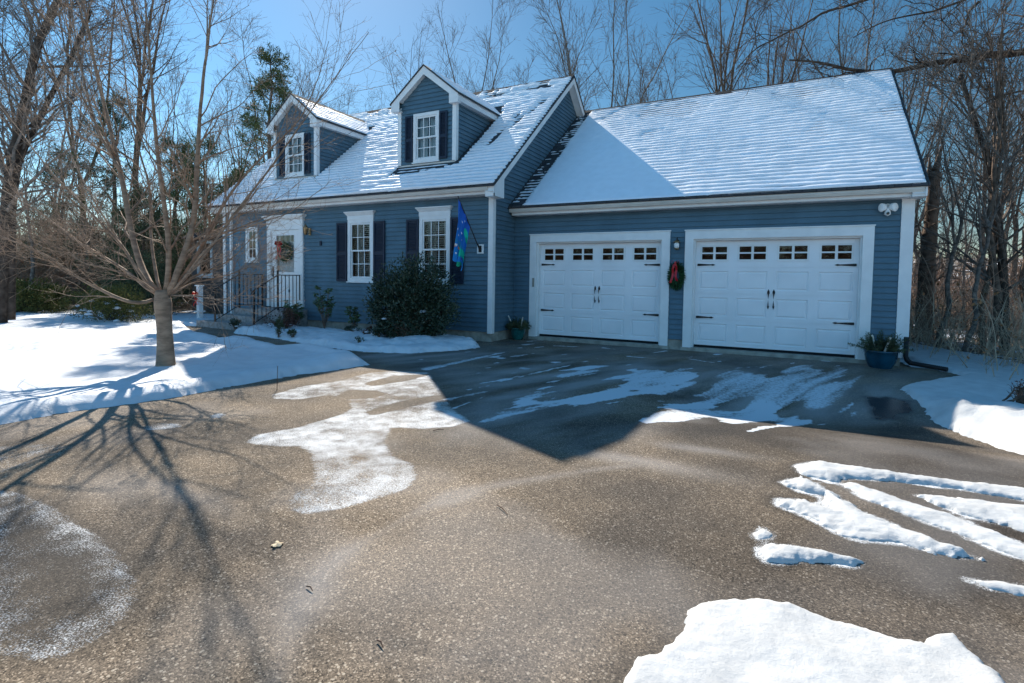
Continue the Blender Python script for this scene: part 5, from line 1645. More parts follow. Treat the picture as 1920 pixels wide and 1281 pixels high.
# ---- the ornamental tree on the lawn
LIMBS = [
([[-2.277,-5.586,0.997],[-2.584,-5.577,1.274],[-2.778,-5.553,1.484],[-3.008,-5.543,1.998],[-3.252,-5.532,2.819],[-3.533,-5.55,3.566],[-3.825,-5.572,4.393],[-3.961,-5.541,4.742],[-4.2,-5.542,5.535],[-4.443,-5.54,6.492]],0.062),
([[-3.181,-5.567,2.807],[-3.363,-5.616,3.096],[-3.585,-5.689,3.434],[-3.799,-5.74,4.125],[-3.963,-5.766,4.79],[-4.083,-5.772,5.403],[-4.229,-5.785,6.14]],0.03),
([[-2.143,-5.516,0.999],[-2.02,-5.535,1.482],[-1.981,-5.572,1.917],[-1.973,-5.621,2.27],[-2.019,-5.675,2.996],[-2.023,-5.712,3.575],[-2.038,-5.749,4.195],[-2.07,-5.788,4.941],[-2.09,-5.818,5.692]],0.05),
([[-2.089,-5.488,1.0],[-1.978,-5.474,1.282],[-1.831,-5.423,1.635],[-1.702,-5.377,1.97],[-1.658,-5.349,2.798],[-1.609,-5.316,3.634],[-1.547,-5.289,4.184],[-1.458,-5.249,4.701],[-1.378,-5.221,5.047],[-1.258,-5.157,5.689]],0.058),
([[-1.563,-5.279,4.191],[-1.648,-5.181,4.769],[-1.74,-5.095,5.187],[-1.839,-5.001,5.853]],0.02),
([[-2.321,-5.614,0.913],[-2.267,-5.802,0.869],[-2.32,-5.986,0.917],[-2.474,-6.201,1.082],[-2.609,-6.397,1.242],[-2.844,-6.633,1.533],[-3.208,-6.934,1.744],[-3.61,-7.25,2.008]],0.032),
([[-2.318,-5.607,1.012],[-2.802,-5.657,1.302],[-3.36,-5.795,1.579],[-3.8,-5.889,1.785],[-4.479,-6.103,2.259],[-5.094,-6.297,2.59],[-5.821,-6.549,3.009]],0.03),
([[-2.305,-5.599,1.027],[-2.326,-5.698,1.185],[-2.551,-5.862,1.664],[-2.801,-6.038,2.017],[-3.035,-6.205,2.322],[-3.242,-6.356,2.601],[-3.586,-6.562,3.163],[-3.792,-6.705,3.505]],0.03),
([[-2.075,-5.481,0.985],[-1.458,-5.493,1.003],[-0.988,-5.497,0.974],[-0.545,-5.485,1.055],[-0.181,-5.501,1.105]],0.018),
([[-2.056,-5.47,1.016],[-1.933,-5.269,1.262],[-1.683,-5.038,1.399],[-1.576,-4.894,1.505],[-1.439,-4.731,1.771],[-1.266,-4.554,2.018]],0.024),
([[-2.07,-5.476,1.031],[-1.703,-5.459,1.314],[-1.444,-5.451,1.556],[-1.125,-5.398,1.785],[-0.724,-5.298,1.945],[-0.152,-5.101,2.139],[0.295,-4.957,2.477]],0.024),
([[-2.057,-5.469,1.031],[-1.866,-5.197,1.633],[-1.705,-4.973,2.304],[-1.555,-4.778,2.712],[-1.289,-4.529,3.13],[-0.936,-4.236,3.605],[-0.776,-4.035,4.327],[-0.726,-3.903,4.87]],0.034),
([[-2.077,-5.48,1.031],[-1.624,-5.271,1.551],[-1.245,-5.082,2.155],[-0.805,-4.858,2.754],[-0.325,-4.6,3.558],[0.072,-4.395,4.133],[0.414,-4.22,4.673]],0.028),
([[-2.223,-5.558,0.998],[-2.596,-5.424,1.394],[-2.901,-5.329,1.878],[-3.084,-5.185,2.551],[-3.559,-5.193,3.498],[-3.883,-5.134,4.396],[-4.168,-5.056,5.412],[-4.449,-4.985,6.37]],0.03),
([[-2.103,-5.494,1.015],[-2.214,-5.182,1.559],[-2.097,-4.846,1.977],[-1.934,-4.518,2.25],[-1.59,-4.11,2.535],[-1.373,-3.775,2.915]],0.022),
([[-2.29,-5.593,0.997],[-3.074,-5.539,1.549],[-3.781,-5.552,2.212],[-4.402,-5.555,2.831],[-5.03,-5.566,3.745],[-5.585,-5.545,4.793]],0.026),
([[-2.223,-5.558,0.99],[-2.14,-5.908,1.238],[-2.191,-6.228,1.374],[-2.215,-6.508,1.433],[-2.304,-6.791,1.746],[-2.375,-7.064,1.851]],0.02),
([[-2.076,-5.481,1.0],[-2.224,-5.103,1.165],[-2.081,-4.693,1.25],[-1.96,-4.322,1.425],[-1.797,-3.953,1.523]],0.018),
]


def front_tree():
    rng = np.random.default_rng(11)
    base = np.array([-2.116, -5.552, -.02])
    t = thing('lawn_tree', 'bare spreading tree with smooth tan trunk in the snow at the left of the driveway', 'tree', tuple(base))
    tr = np.array([[-2.116, -5.552, -.06], [-2.116, -5.552, .05], [-2.12, -5.552, .3], [-2.13, -5.555, .55], [-2.15, -5.558, .8], [-2.155, -5.56, .95], [-2.16, -5.56, 1.06]])
    rr = np.array([.130, .112, .102, .096, .100, .112, .085])
    mb = MB()
    P = chain(tr, 22); R = np.interp(np.linspace(0, 1, 22), np.linspace(0, 1, 7), rr)
    a = np.arange(14) * 2 * np.pi / 14
    mb.tubes(P, R, 14)
    mb.build('trunk', M['bark_tan'], t, smooth=True)
    for pts, r0 in LIMBS:
        right_ = pts[-1][0] > -1.5 and pts[-1][2] < 5
        q = chain(pts, 26)
        q = q + np.cumsum(rng.normal(0, .006, (26, 3)), 0) * np.linspace(0, 1, 26)[:, None]
        R = r0 * .80 * np.linspace(1, .14, 26) ** 1.1
        R = np.maximum(R, .004)
        if r0 > .017: q[0] = q[0] * .55 + (base + [-.03, 0, 1.0]) * .45 if np.linalg.norm(q[0] - base - [0, 0, 1.0]) < .4 else q[0]
        m1 = MB(); m1.tubes(q, R, 8 if r0 > .03 else 6)
        P0, R0 = q[None], R[None]
        main = 1 if r0 > .033 else 0
        up_ = q[-1, 2] > 4
        L1 = (.7, 1.9) if up_ else (.35, 1.1)
        P1, R1 = spawn(rng, P0, R0, 22 if up_ else (13 if right_ else 19), 9, (.35, .95), L1, .06 if up_ else .07, .10, .48, .12, .98)
        R1 = np.maximum(R1 * .9, .0026)
        P2, R2 = spawn(rng, P1, R1, 5 if right_ else 7, 6, (.4, 1.0), (.2, .75), .06, .14, .55, .2, 1.0)
        R2 = np.maximum(R2, .0017)
        P3, R3 = spawn(rng, P2, R2, 3 if right_ else 4, 4, (.4, 1.1), (.08, .32), .02, .18, .6, .25, 1.0)
        R3 = np.maximum(R3, .0012)
        m1.tubes(P1, R1, 5); m1.tubes(P2, R2, 4); m1.tubes(P3, R3, 3)
        m1.build('limb', M['bark_tan'], t, smooth=True)
front_tree()

# ---- tall bare trees of the woods: prototypes
def bare_tree(seed, H, fork, spread, m, dens=1.0, fine=1.0, lean=(0, 0), parts=True):
    rng = np.random.default_rng(seed)
    t = thing('bare_tree', '', 'tree', (0, 0, 0))
    n = 14
    z = np.linspace(-.4, H * fork, n)
    tr = np.stack([lean[0] * z + np.cumsum(rng.normal(0, .05, n)), lean[1] * z + np.cumsum(rng.normal(0, .05, n)), z], 1)
    r0 = H * .0085
    R = r0 * np.linspace(1.15, .55, n)
    mb = MB(); mb.tubes(tr, R, 8); mb.build('trunk', m, t, smooth=True)
    # leaders
    k = rng.integers(3, 5)
    top = tr[-1]
    P, Rr = [], []
    for i in range(k):
        a = rng.uniform(0, 2 * np.pi); sp = rng.uniform(.1, .42) * spread
        j = rng.integers(n - 4, n)
        p0 = tr[j]
        L = H * (1 - fork) * rng.uniform(.8, 1.05)
        q = [p0]
        d = np.array([math.cos(a) * sp, math.sin(a) * sp, 1.0])
        for s in range(11):
            d = d + rng.normal(0, .07, 3) + np.array([0, 0, .04]); d /= np.linalg.norm(d)
            q.append(q[-1] + d * L / 11)
        P.append(q); Rr.append(R[j] * .72 * np.linspace(1, .12, 12))
    P = np.array(P); Rr = np.array(Rr)
    low, lowR = spawn(rng, tr[None], R[None], int(7 * dens), 9, (.7, 1.3), (H * .10, H * .24), .06, .10, .35, .35, 1.0)
    A = MB(); A.tubes(P, Rr, 6)
    P1, R1 = spawn(rng, P, Rr, int(13 * dens), 9, (.35, .85), (H * .09, H * .24), .05, .09, .48, .08, .97)
    P1 = np.concatenate([P1, low]); R1 = np.concatenate([R1, lowR])
    P2, R2 = spawn(rng, P1, R1, int(7 * dens), 6, (.35, .95), (H * .035, H * .11), .04, .12, .5, .15, 1.0)
    R1 = np.maximum(R1, .010); R2 = np.maximum(R2, .0062)
    P3, R3 = spawn(rng, P2, R2, max(2, int(5 * fine)), 4, (.35, 1.0), (H * .015, H * .05), .03, .14, .6, .2, 1.0)
    R3 = np.maximum(R3, .0042)
    A.tubes(P1, R1, 4); A.tubes(P2, R2, 3); A.tubes(P3, R3, 3)
    A.build('crown', m, t)
    return t

def place(proto, items, used, label=None, group=None):
    """items: (x, y, scale, rot[, label])"""
    for it in items:
        x, y, s, a = it[:4]
        o = proto if not used.get(proto.name) else copy_tree(proto)
        used[proto.name] = True
        z = float(ground_z(x, y))
        o.location = (x, y, z)
        o.rotation_euler = (0, 0, a)
        o.scale = (s, s, s)
        o['label'] = it[4] if len(it) > 4 else label
        if group: o['group'] = group
used = {}
TREE_SPEC = {'A': (101, 20, .34, 1.0, 'bark_grey', 1.0), 'B': (102, 19, .25, 1.25, 'bark_grey', 1.1), 'C': (103, 21, .42, .9, 'bark_brown', .95), 'D': (104, 18, .30, 1.1, 'bark_brown', 1.05), 'E': (105, 20, .55, .7, 'bark_brown', .8)}
BEHIND = {'A': [(-12.54, 18.81, 0.98, 0.95, 'nearer tall bare tree right of the right dormer'), (-27.92, 27.12, 0.93, 2.72, 'tall bare tree between the two dormers'), (-4.23, 22.64, 1.09, 1.82, 'farther tall bare tree just right of the gable peak'), (2.45, 38.01, 0.93, 1.29, 'farther tall bare tree above the garage ridge, right of its middle'), (8.46, 24.01, 1.08, 4.39, 'nearer tall bare tree above the garage ridge below the oak limb'), (-1.73, 47.65, 1.03, 5.5, 'farther tall bare tree above the middle of the garage ridge'), (-40.78, 28.05, 1.07, 1.81, 'farther tall bare tree right above the left dormer')], 'B': [(-25.6, 31.64, 1.03, 2.3, 'farther tall bare tree directly behind the right dormer peak'), (-25.02, 18.75, 1.0, 5.19, 'nearer tall bare tree just right of the left dormer'), (-18.76, 39.38, 1.04, 2.49, 'farther tall bare tree behind the main ridge near its right end'), (-4.32, 18.4, 1.12, 0.29, 'nearer tall bare tree just right of the gable peak'), (-5.49, 44.99, 0.96, 3.65, 'farther tall bare tree above the garage ridge, left of its middle'), (7.65, 34.08, 1.01, 1.88, 'farther tall bare tree above the garage ridge below the oak limb')], 'C': [(-19.6, 21.09, 0.93, 3.19, 'nearer tall bare tree directly behind the right dormer peak'), (-33.57, 24.2, 0.94, 1.4, 'nearer tall bare tree right above the left dormer'), (-18.0, 31.86, 1.05, 5.95, 'tall bare tree behind the main ridge, its left part'), (-4.71, 32.87, 0.98, 5.13, 'nearer tall bare tree above the left end of the garage ridge'), (2.78, 19.98, 1.03, 0.39, 'nearer tall bare tree above the middle of the garage ridge'), (11.04, 35.82, 0.97, 3.61, 'tall bare tree at the right end of the garage ridge')], 'D': [(-20.33, 28.04, 1.05, 0.45, 'farther tall bare tree right of the right dormer'), (-35.26, 31.17, 0.93, 0.57, 'farther tall bare tree just right of the left dormer'), (-13.1, 36.45, 0.95, 0.74, 'tall bare tree behind the main gable peak'), (-0.51, 27.61, 1.05, 2.34, 'nearer tall bare tree above the garage ridge, left of its middle'), (6.05, 26.12, 0.98, 3.68, 'tall bare tree above the right part of the garage ridge'), (-29.52, 16.49, 1.12, 0.74, 'tall bare tree left of the left dormer'), (-9.99, 24.73, 1.0, 4.75, 'nearer tall bare tree behind the main ridge near its right end'), (-7.56, 40.4, 0.95, 3.07, 'farther tall bare tree above the left end of the garage ridge')], 'E': [(4.5, 25.1, 1.06, 2.69, 'nearer tall bare tree above the garage ridge, right of its middle')]}
LEFTW = {'A': [(-23.06, -1.39, 0.86, 4.2, 'nearer tall bare woods tree off the left edge of the lawn'), (-37.69, 14.94, 0.97, 2.86, 'tall bare woods tree behind the trunk of the lawn tree')], 'B': [(-33.24, 5.82, 1.0, 3.6, 'tall bare woods tree beyond the lawn above the yellow green bush'), (-39.72, 19.32, 1.02, 5.93, 'tall bare woods tree beyond the lawn left of the house roof')], 'C': [(-22.01, 4.0, 0.99, 3.73, 'farther tall bare woods tree beyond the lawn left of the lawn tree'), (-37.84, 4.92, 0.94, 4.17, 'tall bare woods tree beyond the lawn at the far left edge'), (-33.84, 17.31, 0.86, 4.41, 'tall bare woods tree beside the left roof edge')], 'D': [(-21.8, 2.08, 1.03, 1.97, 'nearer tall bare woods tree beyond the lawn left of the lawn tree'), (-25.33, -2.12, 0.98, 6.24, 'farther tall bare woods tree off the left edge of the lawn')], 'E': []}
RIGHTW = {'A': [(16.05, 41.09, 0.83, 0.74, 'tall bare woods tree right of the broken trunk')], 'B': [(11.48, 23.63, 0.96, 1.79, 'tall bare woods tree right beside the garage corner'), (14.58, 27.08, 0.88, 4.2, 'tall bare woods tree between the garage and the right edge')], 'C': [(19.78, 42.26, 0.83, 1.56, 'farther tall bare woods tree near the right edge of the photo')], 'D': [(13.91, 18.98, 0.8, 2.9, 'nearer tall bare woods tree near the right edge of the photo'), (17.47, 22.03, 0.81, 4.82, 'tall bare woods tree standing just outside the right edge')], 'E': []}
for k, (seed, H, fork, spr, bm, dn) in TREE_SPEC.items():
    pr_ = bare_tree(seed, H, fork, spr, M[bm], dn)
    place(pr_, BEHIND[k], used, 'tall bare tree of the woods rising behind the roofs of the house', 'bare trees behind the house')
    place(pr_, LEFTW[k], used, 'tall bare tree in the woods beyond the left end of the lawn', 'bare trees beyond the lawn')
    place(pr_, RIGHTW[k], used, 'tall bare tree in the woods right of the garage', 'bare trees right of the garage')
SAP = [(8.58, 8.13, 1.18, 5.01, 'nearer slender bare sapling close beside the garage corner'), (9.53, 14.88, 0.92, 2.51, 'farther slender bare sapling close beside the garage corner'), (9.05, 8.12, 0.76, 3.98, 'nearer slender bare sapling just left of the broken trunk'), (11.07, 18.4, 0.73, 0.42, 'farther slender bare sapling just left of the broken trunk'), (8.81, 5.3, 0.81, 1.02, 'nearer slender bare sapling just right of the broken trunk'), (11.53, 18.49, 0.89, 0.33, 'farther slender bare sapling just right of the broken trunk'), (8.91, 3.66, 0.7, 0.95, 'nearer slender bare sapling a little right of the broken trunk'), (10.78, 12.65, 0.76, 2.28, 'farther slender bare sapling a little right of the broken trunk')]
SAP2 = [(9.54, 5.57, 0.71, 5.49, 'nearer slender bare sapling left of the crooked leaning trunk'), (11.44, 12.78, 1.04, 0.93, 'farther slender bare sapling left of the crooked leaning trunk'), (9.7, 5.12, 0.84, 2.18, 'nearer slender bare sapling beside the crooked leaning trunk'), (12.54, 15.32, 0.9, 0.77, 'farther slender bare sapling beside the crooked leaning trunk'), (10.63, 6.55, 1.17, 6.24, 'nearer slender bare sapling right of the crooked leaning trunk'), (13.19, 15.61, 0.96, 3.04, 'farther slender bare sapling right of the crooked leaning trunk'), (9.73, 2.83, 0.75, 0.64, 'nearer slender bare sapling at the very right edge'), (14.22, 16.82, 0.89, 1.66, 'farther slender bare sapling at the very right edge')]
SAPL = [(-17.76, -1.95, 0.71, 5.97, 'slender bare sapling at the far left edge of the lawn'), (-17.39, -1.39, 0.92, 0.17, 'slender bare sapling behind the thick leaning trunk'), (-25.6, 2.75, 1.05, 4.37, 'slender bare sapling above the yellow green bush'), (-19.04, 0.98, 0.77, 4.85, 'slender bare sapling right of the yellow green bush'), (-22.69, 3.9, 0.83, 1.4, 'slender bare sapling left of the lawn tree trunk'), (-24.11, 6.11, 1.04, 5.06, 'slender bare sapling right behind the lawn tree trunk'), (-21.13, 5.9, 0.79, 3.25, 'slender bare sapling right of the lawn tree trunk'), (-13.98, 2.61, 0.71, 1.75, 'slender bare sapling behind the brown side wing')]
sp1 = bare_tree(201, 8.5, .45, .8, M['bark_grey'], .55, .5); sp2 = bare_tree(202, 10, .55, .6, M['bark_brown'], .5, .5)
sp1.name = 'sapling'; sp2.name = 'sapling.001'
place(sp1, SAP, used, 'slender bare sapling in the undergrowth right of the garage', 'saplings right of the garage')
place(sp2, SAP2, used, 'slender bare sapling in the undergrowth right of the garage', 'saplings right of the garage')
place(sp1, SAPL, used, 'slender bare sapling beyond the left end of the lawn', 'saplings beyond the lawn')
bt = thing('broken_trunk', 'thick dark trunk snapped off at the top, just right of the garage', 'tree', (8.86, 7.34, -.6))
_q = chain([(8.86,7.34,-1.2),(8.83,7.34,1),(8.86,7.34,2.5),(8.91,7.34,4.2)], 24)
mb = MB(); mb.tubes(_q, .205 * np.linspace(1.15, .62, 24) * (1 + .06 * np.sin(np.arange(24) * 1.7)), 12); mb.tubes(np.array([_q[-1], _q[-1] + [.06, 0, .35], _q[-1] + [.12, 0, .75]]), np.array([.10, .06, .01]), 5); mb.tubes(np.array([_q[-2] + [-.1, 0, 0], _q[-1] + [-.12, 0, .15], _q[-1] + [-.14, 0, .4]]), np.array([.08, .05, .01]), 5); mb.build('trunk', M['bark_brown'], bt, smooth=True)
_rg = np.random.default_rng(3); P1, R1 = spawn(_rg, _q[None], np.full((1, 24), .10), 12, 8, (.6, 1.3), (.6, 2.2), .02, .2, .22, .1, .95); P2, R2 = spawn(_rg, P1, R1, 6, 4, (.4, 1), (.2, .7), .02, .2, .5, .2, 1)
mb = MB(); mb.tubes(P1, R1, 5); mb.tubes(P2, np.maximum(R2, .004), 3); mb.build('branches', M['bark_tan'], bt)
def leaner(pts, r0, label, seed):
    rng = np.random.default_rng(seed)
    t = thing('leaning_tree', label, 'tree', tuple(pts[0]), 'leaning trees at the upper left')
    q = chain(pts, 30); R = np.linspace(r0, r0 * .45, 30)
    mb = MB(); mb.tubes(q, R, 10); mb.build('trunk', M['bark_dark'], t, smooth=True)
    P1, R1 = spawn(rng, q[None], R[None], 34, 10, (.4, 1.1), (1.2, 3.6), .04, .12, .4, .25, 1, .15, .3)
    P2, R2 = spawn(rng, P1, R1, 9, 6, (.4, 1.0), (.5, 1.5), .03, .14, .5, .15, 1)
    P3, R3 = spawn(rng, P2, np.maximum(R2, .005), 5, 4, (.4, 1.1), (.2, .6), .02, .16, .6, .2, 1)
    mb = MB(); mb.tubes(P1, np.maximum(R1, .01), 5); mb.tubes(P2, np.maximum(R2, .006), 4); mb.tubes(P3, np.maximum(R3, .004), 3); mb.build('crown', M['bark_grey'], t)
leaner([(-10.92, -4.44, 0.01), (-10.88, -4.33, 2.16), (-10.84, -4.21, 3.68), (-10.76, -3.98, 4.99), (-10.67, -3.73, 6.7), (-10.57, -3.46, 7.55), (-10.41, -3.06, 8.86)], .145, 'thick dark tree trunk leaning right at the upper left edge', 41)
leaner([(-10.86, -4.26, 0.13), (-10.84, -4.2, 2.68), (-10.79, -4.07, 3.96), (-10.67, -3.73, 4.92), (-10.54, -3.39, 5.9), (-10.42, -3.1, 6.7), (-10.27, -2.75, 7.93)], .095, 'thinner trunk leaning right beside the thick one at the left edge', 42)
leaner([(9.99, 5.54, -0.65), (9.94, 5.56, 0.54), (9.85, 5.58, 1.96), (9.7, 5.62, 3.14), (9.56, 5.66, 3.99), (9.3, 5.72, 4.98), (8.99, 5.79, 6.12)], .10, 'crooked dark trunk leaning left near the right edge', 43)


# ---- conifers
def conifer(seed, H, rad, m, whorl, per, tuft, label, group=None, gap=.0, start=.1):
    rng = np.random.default_rng(seed)
    t = thing('pine_tree', label, 'tree', (0, 0, 0), group)
    z = np.linspace(-.3, H, 16)
    tr = np.stack([np.cumsum(rng.normal(0, .03, 16)), np.cumsum(rng.normal(0, .03, 16)), z], 1)
    mb = MB(); mb.tubes(tr, H * .014 * np.linspace(1.2, .12, 16), 8); mb.build('trunk', M['bark_brown'], t, smooth=True)
    P, R = [], []
    h = H * start
    while h < H * .985:
        f = h / H
        L0 = rad * (1 - f) ** .75 * rng.uniform(.75, 1.1) + .12
        for k in range(per):
            if rng.random() < gap: continue
            a = rng.uniform(0, 2 * np.pi)
            L = L0 * rng.uniform(.6, 1.1)
            d = np.array([math.cos(a), math.sin(a), rng.uniform(-.1, .35) + .5 * f])
            p = np.array([np.interp(h, z, tr[:, 0]), np.interp(h, z, tr[:, 1]), h])
            q = [p]
            for s in range(6):
                d = d + rng.normal(0, .06, 3) + np.array([0, 0, .05 if s > 2 else -.05]); d /= np.linalg.norm(d)
                q.append(q[-1] + d * L / 6)
            P.append(q); R.append(.012 * H / 8 * np.linspace(1.3, .3, 7))
        h += whorl * rng.uniform(.8, 1.2)
    P = np.array(P); R = np.array(R)
    P1, R1 = spawn(rng, P, R, 7, 4, (.5, 1.0), (.25 * rad * .6, .5 * rad * .6), .03, .12, .5, .2, 1.0)
    mb = MB(); mb.tubes(P, R, 4); mb.tubes(P1, np.maximum(R1, .005), 3)
    mb.build('branches', M['bark_brown'], t)
    allp = np.concatenate([P1[:, 1], P1[:, 2], P1[:, 3], P[:, 6], P[:, 5], P[:, 4]])
    dd = np.concatenate([P1[:, 2] - P1[:, 1], P1[:, 3] - P1[:, 2], P1[:, 3] - P1[:, 2], P[:, 6] - P[:, 5], P[:, 5] - P[:, 4], P[:, 4] - P[:, 3]])
    dd /= np.linalg.norm(dd, axis=1, keepdims=True)
    C = np.repeat(allp, tuft, 0) + rng.normal(0, .05, (len(allp) * tuft, 3))
    D = np.repeat(dd, tuft, 0) * .6 + rng.normal(0, .55, (len(allp) * tuft, 3)) + [0, 0, .15]
    mb = MB(); mb.leaves(C, .17, .026, rng, dirs=D)
    mb.build('needles', m, t)
    return t
_c = conifer(51, 9.6, 2.5, M['pine'], 0.42, 5, 9, 'tall ragged pine with feathery branches behind the left dormer', None, 0.25, 0.1); _c.location = (-11.7, 3.57, float(ground_z(-11.7, 3.57)))
_c = conifer(52, 6.8, 2.3, M['pine'], 0.42, 5, 7, 'dark pine rising behind the brown side wing', None, 0.3, 0.1); _c.location = (-15.47, 3.4, float(ground_z(-15.47, 3.4)))
_c = conifer(53, 8.6, 2.6, M['spruce'], 0.45, 5, 7, 'tallest dark evergreen beyond the lawn, left of the lawn tree limbs', 'dark evergreens beyond the lawn', 0.25, 0.1); _c.location = (-18.7, 1.66, float(ground_z(-18.7, 1.66)))
_c = conifer(54, 7.2, 2.8, M['pine'], 0.42, 6, 7, 'broad dark evergreen beyond the lawn between the lawn tree limbs', 'dark evergreens beyond the lawn', 0.25, 0.1); _c.location = (-18.64, 3.94, float(ground_z(-18.64, 3.94)))
_c = conifer(55, 6.2, 2.4, M['pine'], 0.42, 5, 6, 'short dark evergreen beyond the lawn, farthest left', 'dark evergreens beyond the lawn', 0.3, 0.1); _c.location = (-21.18, 0.96, float(ground_z(-21.18, 0.96)))
_c = conifer(56, 4.2, 1.9, M['spruce'], 0.34, 6, 7, 'short near evergreen right behind the lawn tree trunk', 'dark evergreens beyond the lawn', 0.15, 0.1); _c.location = (-13.86, 0.17, float(ground_z(-13.86, 0.17)))
_c = conifer(57, 5.8, 1.9, M['pine'], 0.36, 6, 7, 'small pine peeking out left of the roof edge', None, 0.1, 0.1); _c.location = (-15.71, 4.85, float(ground_z(-15.71, 4.85)))


# ---- evergreen bushes made of many leaf sized faces
def bush(name, label, c, rx, ry, rz, N, leafL, leafW, m, seed, cat='shrub', group=None, lobes=9, stems=14, stem_m='bark_brown', fill=.55, snow=0, dome=False):
    rng = np.random.default_rng(seed)
    t = thing(name, label, cat, (c[0], c[1], c[2]), group)
    # clusters on lobes of uneven size
    ca = rng.uniform(0, 2 * np.pi, lobes); cz = rng.uniform(.15, .95, lobes); cr = rng.uniform(.2, .78, lobes) ** .7
    lim_ = np.sqrt(np.clip(1 - (cz * .92) ** 2, .05, 1)) if not dome else np.sqrt(np.clip(1.02 - cz ** 3, .1, 1))
    cen = np.stack([rx * cr * np.cos(ca) * lim_, ry * cr * np.sin(ca) * lim_, rz * cz * .84], 1)
    sz = rng.uniform(.30, .52, lobes)
    k = rng.integers(0, lobes, N)
    d = rng.normal(size=(N, 3)); d /= np.linalg.norm(d, axis=1, keepdims=True)
    rad = sz[k] * rng.uniform(fill, 1.08, N) ** .5
    C = cen[k] + d * rad[:, None] * np.array([rx, ry, rz * .8])
    # gaps
    w_ = np.sin(C[:, 0] * 9 + seed) * np.sin(C[:, 1] * 8 + 1.3) * np.sin(C[:, 2] * 10 + 2.1)
    C = C[(C[:, 2] > .01) & (w_ < .35)]
    d = C / np.array([rx, ry, rz]) + rng.normal(0, .8, C.shape) + [0, 0, .35]
    mb = MB(); mb.leaves(C + np.array(c), leafL, leafW, rng, dirs=d)
    mb.build('foliage', m, t)
    n = stems
    P = np.zeros((n, 6, 3)); tgt = cen[rng.integers(0, lobes, n)] * rng.uniform(.8, 1.15, (n, 1))
    b0 = rng.normal(0, .12, (n, 3)) * [rx, ry, 0]
    for i in range(6):
        f = i / 5
        P[:, i] = b0 * (1 - f) + tgt * f + rng.normal(0, .015, (n, 3)) * (i > 0) - [0, 0, .04 * (i == 0)]
    mb = MB(); P += np.array(c)
    mb.tubes(P, np.tile(np.linspace(.014, .005, 6), (n, 1)), 5)
    P1, R1 = spawn(rng, P, np.tile(np.linspace(.014, .005, 6), (n, 1)), 6, 4, (.3, .9), (rx * .3, rx * .6), .05, .15, .5, .2, 1)
    mb.tubes(P1, np.maximum(R1, .002), 3)
    mb.build('stems', M[stem_m], t)
    if snow:
        mb = MB()
        for _ in range(snow):
            q = cen[rng.integers(0, lobes)] + np.array([rng.normal(0, .2) * rx, rng.normal(0, .2) * ry, 0])
            q[2] = rng.uniform(.05, .6) * rz
            q = q * np.array([1.1, 1.1, 1]) + np.array(c)
            s_ = rng.uniform(.04, .11)
            V, F = [], []
            mb.lathe([(0, s_ * .5), (s_ * .6, s_ * .35), (s_, 0), (s_ * .7, -s_ * .2), (0, -s_ * .25)], q, 8)
        mb.build('snow_clump', M['snow'], t, smooth=True)
    return t

bush('holly_bush', 'big dark rounded evergreen bush in front of the two right windows', (-1.42, -.98, -.03), 1.12, .60, 1.62, 30000, .070, .030, M['holly'], 8, lobes=34, stems=26, fill=.3, dome=True, snow=5)
def rhodo(c, h, w_, label, seed, n, m='rhodo'):
    rng = np.random.default_rng(seed)
    t = thing('rhododendron', label, 'shrub', c, 'small broadleaf shrubs under the front windows')
    P = np.zeros((n, 7, 3))
    a = rng.uniform(0, 2 * np.pi, n); tip = np.stack([w_ * np.cos(a) * rng.uniform(.2, 1, n), w_ * .6 * np.sin(a) * rng.uniform(.2, 1, n), h * rng.uniform(.45, 1, n)], 1)
    for i in range(7):
        f = i / 6
        P[:, i] = tip * np.stack([np.full(n, f ** 1.2)] * 2 + [np.full(n, f ** .9)], 1) + rng.normal(0, .012, (n, 3)) * (i > 0)
    P += np.array(c)
    R = np.tile(np.linspace(.011, .004, 7), (n, 1))
    P1, R1 = spawn(rng, P, R, 4, 4, (.3, .9), (.08, .25), .08, .1, .6, .4, 1)
    mb = MB(); mb.tubes(P, R, 5); mb.tubes(P1, np.maximum(R1, .0025), 4); mb.build('stems', M['bark_brown'], t)
    tips = np.concatenate([P[:, -1], P1[:, -1], P1[:, 2]])
    K = 9
    aa = rng.uniform(0, 2 * np.pi, (len(tips), K))
    D = np.stack([np.cos(aa), np.sin(aa), rng.uniform(-.9, .35, aa.shape)], -1).reshape(-1, 3)
    mb = MB(); mb.leaves(np.repeat(tips, K, 0), .085, .026, rng, dirs=D); mb.build('leaves', M[m], t)
rhodo((-5.25, -.75, 0), .62, .32, 'small rhododendron beside the right railing of the front steps', 3, 9)
rhodo((-4.25, -.7, 0), 1.02, .33, 'taller loose rhododendron under the left window, right of the steps', 4, 9)
rhodo((-3.35, -.62, 0), .62, .26, 'low rhododendron just left of the big dark bush', 6, 6)
bush('bronze_shrub', 'low reddish brown shrub at the foot of the front steps', (-5.2, -1.15, 0), .42, .3, .50, 1500, .04, .016, M['redtwig'], 12, lobes=8, stems=16)
bush('evergreen_sprig', 'upright dark green sprig poking out of the snow bed by the walk', (-4.05, -2.15, 0), .12, .10, .34, 700, .05, .014, M['spruce'], 13, 'shrub', 'sprigs in the snow bed', lobes=6, stems=5)
bush('evergreen_sprig', 'low spreading dark sprig in the snow bed, right of the upright one', (-3.62, -2.12, 0), .16, .10, .14, 420, .05, .014, M['spruce'], 14, 'shrub', 'sprigs in the snow bed', lobes=5, stems=4)
bush('evergreen_sprig', 'tiny dark tuft in the snow bed at its right end near the big bush', (-1.75, -2.15, .0), .09, .07, .13, 160, .04, .012, M['spruce'], 15, 'shrub', 'sprigs in the snow bed', lobes=4, stems=3)
